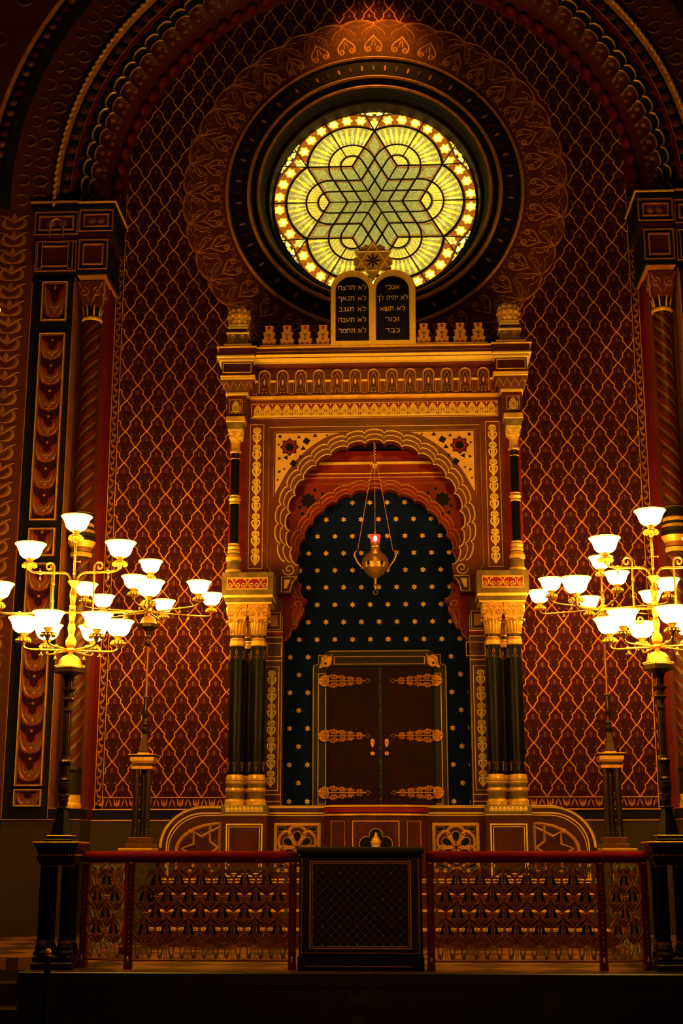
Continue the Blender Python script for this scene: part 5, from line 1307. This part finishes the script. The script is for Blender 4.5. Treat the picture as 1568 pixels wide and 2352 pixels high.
# ------------------------------------------------------------------ altar railing
GW, GH = .187, .127
def grille(L, z0, z1):
    # openwork panel in local x from 0 to L, facing -Y
    g = MB(VINE); n = max(1, round(L / GW)); w = L / n; rows = 6; h = (z1 - z0) / rows
    cell = MB()
    for s_ in (1, -1):
        S = lambda pts: [(s_ * x * w, z * h) for x, z in pts]
        cell.ribbon(S(bez((.0, -.95), (.10, -.5), (.50, -.55), (.50, 0), 8)), .017, 0, VINE, .008)
        cell.ribbon(S(bez((.50, 0), (.46, .35), (.22, .42), (.16, .62), 7)), .015, 0, VINE, .008)
        cell.ribbon(S(bez((.50, 0), (.46, .35), (.22, .42), (.16, .62), 7)), .004, -.008, VINEG, .004)
        cell.ribbon(S(bez((.0, -.95), (.10, -.5), (.50, -.55), (.50, 0), 8)), .004, -.008, VINEG, .004)
        cell.plate(S([(.07, .30), (.13, .30), (.20, .08), (.24, -.16), (.31, -.36), (.20, -.31), (.10, -.33), (.08, .0)]), -.002, .004, LEAFD)
        cell.plate(S([(0, .72), (.16, .62), (.30, .46), (.42, .32), (.5, .04), (.40, .10), (.30, .26), (.15, .38), (.02, .38)]), -.001, .005, VINE)
        cell.plate(S([(0, -.36), (.22, -.36), (.38, -.46), (.44, -.20), (.5, -.04), (.49, -.35), (.36, -.66), (.16, -.84), (0, -.98)]), -.001, .005, VINE)
        cell.plate(S([(0, .40), (.055, .36), (.07, 0), (.05, -.38), (0, -.38)]), -.001, .005, VINE)
        cell.ribbon(S(bez((.02, .62), (.07, .2), (.07, -.2), (.02, -.58), 6)), .005, -.002, VINEG, .004)
        cell.ribbon(S(bez((.0, -.58), (.14, -.40), (.34, -.40), (.40, -.62), 6)), .009, 0, VINE, .006)
        cell.ribbon(S(bez((.0, -.62), (.08, -.75), (.26, -.70), (.36, -.86), 6)), .008, 0, VINE, .006)
        cell.disc(s_ * w * .30, h * -.02, .008, -.008, VINEG, 6, .006)
    cell.plate([(0, -.62 * h), (.06 * w, -.78 * h), (0, -.95 * h), (-.06 * w, -.78 * h)], -.006, .004, MAROON)
    cell.bev(-.12 * w, .12 * w, -.014, .004, -1.06 * h, -1.0 * h, VINEG, .002)
    for r_ in range(rows + 1):
        z = z1 - h * (r_ + .15)
        for c_ in range(n + 1):
            x = w * (c_ + (0 if r_ % 2 else .5))
            c2 = MB(); c2.paste(cell, lambda a, b, c: (a, b, c))
            if not (z0 + h * .95 < z < z1 - h * .6): continue
            def clampf(a, b, c, x=x, z=z): return (min(max(x + a, 0), L), b, min(max(z + c, z0), z1))
            if x < w * .3 or x > L - w * .3:
                if r_ % 2 and z > z0 + h: 
                    sg = 1 if x < L / 2 else -1; xe = 0 if sg > 0 else L
                    g.plate([(xe + sg * .012, z + .045), (xe + sg * .035, z + .005), (xe + sg * .055, z - .045), (xe + sg * .02, z - .035), (xe + sg * .008, z)], -.004, .004, LEAFG)
                continue
            g.paste(cell, clampf)
    for c_ in range(n):
        x = w * (c_ + .5)
        for s_ in (1, -1):
            S = lambda pts: [(x + s_ * a * w, b) for a, b in pts]
            g.plate(S([(.06, z1 - .075), (.16, z1 - .088), (.30, z1 - .062), (.38, z1 - .03), (.20, z1 - .045), (.10, z1 - .05)]), -.004, .004, LEAFG)
            g.ribbon([(x + s_ * a, b) for a, b in spiral(.030, z1 - .085, .022, .005, pi * .6, -1.2, 12)], .008, 0, VINE, .008)
            g.ribbon(S(bez((0, z1 - .04), (.15, z1 + .005), (.45, z1 - .01), (.48, z1 - .09), 8)), .009, 0, VINEG, .006)
            g.plate(S([(.10, z0 + .115), (.14, z0 + .11), (.20, z0 + .055), (.30, z0 + .03), (.20, z0 + .022), (.14, z0 + .035)]), -.004, .004, LEAFG)
            g.ribbon([(x + s_ * a, b) for a, b in spiral(.050, z0 + .020, .020, .005, 0, 1.2, 12)], .008, 0, VINE, .008)
            g.ribbon(S(bez((.5, z0 + .13), (.25, z0 + .12), (.44, z0 + .03), (.20, z0 + .012), 8)), .010, 0, VINE, .008)
            g.ribbon(S(bez((0, z0 + .13), (.10, z0 + .09), (.02, z0 + .06), (.05, z0 + .01), 6)), .007, 0, VINEG, .006)
    return g

def post(mb, x, foot=True, y=0.):
    mb.bev(x - .030, x + .030, y - .022, y + .022, .0, .86, POSTR, .006)
    mb.bev(x - .032, x + .032, y - .03, y + .03, 0, .05, POSTR, .006)
    for i in range(19): mb.ball(x, y - .023, .10 + i * .038, .0048, VINEG, 5, 4)
    mb.lathe([(.012, .055), (.016, .07), (.012, .09), (.003, .10)], x, y - .026, 0, 8, BRASS)
    mb.plate([(x, .815), (x + .022, .835), (x - .022, .835)], y - .026, y, VINEG)

def railing(x0, y0, x1, y1, lab, posts=(1, 1), zrail=.878, mids=()):
    L = hypot(x1 - x0, y1 - y0); a = atan2(y1 - y0, x1 - x0)
    R = empty('altar_railing', (x0, y0, 0), lab, 'railing', rz=a)
    grille(L - .06, .075, .845).build('grille', R, loc=(.03, 0, 0))
    b = MB(VINE); b.bev(0, L, -.012, .012, .06, .075, VINE, .003); b.build('bottom_bar', R)
    for on, x in zip(posts, (0, L)):
        if on: p = MB(POSTR); post(p, x); p.build('post', R)
    for x in mids: p = MB(BLACK); p.bev(x - .02, x + .02, -.018, .018, 0, .86, MAROON, .004); p.bev(x - .026, x + .026, -.03, .03, 0, .06, BLACK, .004); p.build('post', R)
    h = MB(VELV); h.tube([(-.03, 0, zrail), (-.02, 0, zrail), (L / 2, 0, zrail), (L + .02, 0, zrail), (L + .03, 0, zrail)], [.030, .046, .046, .046, .030], VELV, 14); h.build('handrail', R)
    return R
railing(-1.94, -5.0, -.615, -5.0, 'openwork enamelled railing with red velvet rail, long bay left of the lectern')
railing(.50, -5.0, 1.87, -5.0, 'openwork enamelled railing with red velvet rail, long bay right of the lectern')
railing(-2.345, -4.83, -1.975, -4.98, 'narrow angled railing bay with red posts next to the left large candelabrum', (1, 0), mids=())
railing(1.905, -4.98, 2.235, -4.86, 'narrow angled railing bay with red posts next to the right large candelabrum', (0, 1), mids=())
railing(-2.345, -3.2, -2.345, -4.78, 'side railing returning toward the wall behind the left angled bay', (1, 0))
railing(2.235, -4.81, 2.235, -3.2, 'side railing returning toward the wall behind the right angled bay', (0, 1))

# ------------------------------------------------------------------ lectern
def lectern():
    Lc = empty('lectern', (-.06, -4.95, 0), 'dark green lectern cabinet with gilt framed lattice panel and black velvet top', 'lectern')
    b = MB(LECG); b.bev(-.495, .495, -.14, .20, .0, .90, LECG, .008); b.bev(-.505, .505, -.155, .2, .0, .115, LECG, .008); b.bev(-.44, .40, -.16, -.15, .03, .038, GOLDD, .002)
    b.build('body', Lc)
    p = MB(LECR); p.box(-.482, .405 + .07, -.148, -.14, .135, .895, LECR); frame(p, -.478, .47, .13, .895, .009, -.148, GOLDD, .008)
    for i in range(26):
        for z in (.16, .87): p.disc(-.45 + i * .036, z, .005, -.15, LECG, 6)
    frame(p, -.41, .405, .165, .845, .010, -.148, GOLD, .014); frame(p, -.392, .387, .183, .827, .006, -.15, GOLD, .010)
    p.box(-.385, .38, -.152, -.145, .19, .82, LECG)
    x0, x1, z0, z1 = -.375, .37, .20, .81; st = .069
    for sg in (1, -1):
        k = -30
        while k < 40:
            c = k * st; pts = []
            for i in range(101):
                x = x0 + (x1 - x0) * i / 100; z = z0 + sg * (x - x0) + c
                if z0 < z < z1: pts.append((x, z))
            if len(pts) > 1: p.ribbon([pts[0], pts[-1]], .0045, -.152, VINE, .003)
            k += 1
    nx, nz = int((x1 - x0) / st), int((z1 - z0) / st)
    for i in range(nx + 1):
        for j in range(nz + 1):
            p.disc(x0 + i * st, z0 + j * st, .007, -.156, LEAFG if (i + j) % 2 else VINE, 6, .004) if (i + j) % 1 == 0 else None
    p.build('lattice_panel', Lc)
    t = MB(VELVK); pf = [(-.505, .895), (-.520, .91), (-.525, .93), (-.515, .95), (-.50, .955)]
    v = []; ring = []
    for i, (q, z) in enumerate([(0, .897), (.014, .905), (.02, .925), (.016, .945), (.0, .957)]):
        x = .495 + q; y0, y1 = -.20 - q, .22 + q; v += [(-x, y0, z), (x, y0, z), (x, y1, z), (-x, y1, z)]
    fs = [(3, 2, 1, 0), (16, 17, 18, 19)] + [(k * 4 + j, k * 4 + (j + 1) % 4, k * 4 + 4 + (j + 1) % 4, k * 4 + 4 + j) for k in range(4) for j in range(4)]
    t.add(v, fs, VELVK); t.build('velvet_top', Lc)
lectern()

# ------------------------------------------------------------------ small things
B = empty('barrier_post', (-2.44, -5.62, -.74), 'thin black barrier post with a brass ball top below the left platform edge', 'post')
m = MB(BLACK); m.lathe([(.14, 0), (.14, .012), (.03, .03), (.026, .04), (.026, .88)], 0, 0, 0, 20, BLACK); m.build('pole', B)
m = MB(BRASS); m.lathe([(.028, .88), (.030, .885), (.022, .895), (.03, .91), (.024, .93), (.001, .94)], 0, 0, 0, 16, BRASS); m.build('brass_cap', B)
sm = mat('small_bulb', (1, .7, .3), .4, emit=(1., .55, .2), es=1.6)
m = MB(sm); m.lathe([(.001, -.045), (.033, -.032), (.045, 0), (.033, .032), (.001, .045)], 0, 0, 0, 14, sm)
m2 = m.build('wall_lamp_globe', label='small dim globe lamp high on the far left wall edge', cat='lamp'); m2.location = (-4.66, -.87, 7.43)
mm = MB(BRASS); mm.tube([(0, .07, -.02), (0, .03, -.075), (0, 0, -.045)], .007, BRASS, 6); mm.build('bracket', m2)

# ------------------------------------------------------------------ lights
def area(name, loc, rot, size, e, col, shape='DISK'):
    l = bpy.data.lights.new(name, 'AREA'); l.energy = e; l.color = col; l.size = size; l.shape = shape
    o = bpy.data.objects.new(name, l); COL.objects.link(o); o.location = loc; o.rotation_euler = rot; return o
def spot(name, loc, target, e, ang, col, blend=.6, size=.1):
    l = bpy.data.lights.new(name, 'SPOT'); l.energy = e; l.color = col; l.spot_size = radians(ang); l.spot_blend = blend; l.shadow_soft_size = size
    o = bpy.data.objects.new(name, l); COL.objects.link(o); o.location = loc
    import mathutils
    o.rotation_euler = (mathutils.Vector(target) - mathutils.Vector(loc)).to_track_quat('-Z', 'Y').to_euler(); return o
AMB = (1., .40, .03)
area('nave_front_fill', (0, -11, 4.2), (radians(80), 0, 0), 2.0, 17, AMB).data.spread = radians(80)  # soft amber fill added out of view to lift the ark and railing fronts
spot('crown_spot', (0, -.9, 12.35), (0, .1, 11.3), 110, 80, AMB, .9)
spot('right_pier_spot', (1.5, -7.5, 9.5), (3.6, -.3, 6.9), 420, 13, AMB, .12)
spot('ark_spot', (0, -9.5, 7.5), (0, -1, 5.6), 700, 25, AMB, .8, .25)

w = bpy.data.worlds.new('World'); sc.world = w; w.use_nodes = True
w.node_tree.nodes['Background'].inputs[0].default_value = (1., .45, .08, 1); w.node_tree.nodes['Background'].inputs[1].default_value = .006

# ------------------------------------------------------------------ camera
cam = bpy.data.cameras.new('camera'); co = bpy.data.objects.new('camera', cam); COL.objects.link(co)
co.location = (.277, -16.5, .913); co.rotation_mode = 'XYZ'
co.rotation_euler = (pi / 2 + .2439, 0, .043)
cam.sensor_fit = 'VERTICAL'; cam.sensor_height = 36.; cam.lens = 36. * 3142 / 2352
cam.clip_end = 100
sc.camera = co
sc.view_settings.view_transform = 'Standard'; sc.view_settings.look = 'None'
sc.view_settings.exposure = 0.; sc.view_settings.gamma = 1.
sc.cycles.use_denoising = True
sc.cycles.max_bounces = 5; sc.cycles.diffuse_bounces = 3; sc.cycles.glossy_bounces = 3
sc.cycles.sample_clamp_indirect = 4.
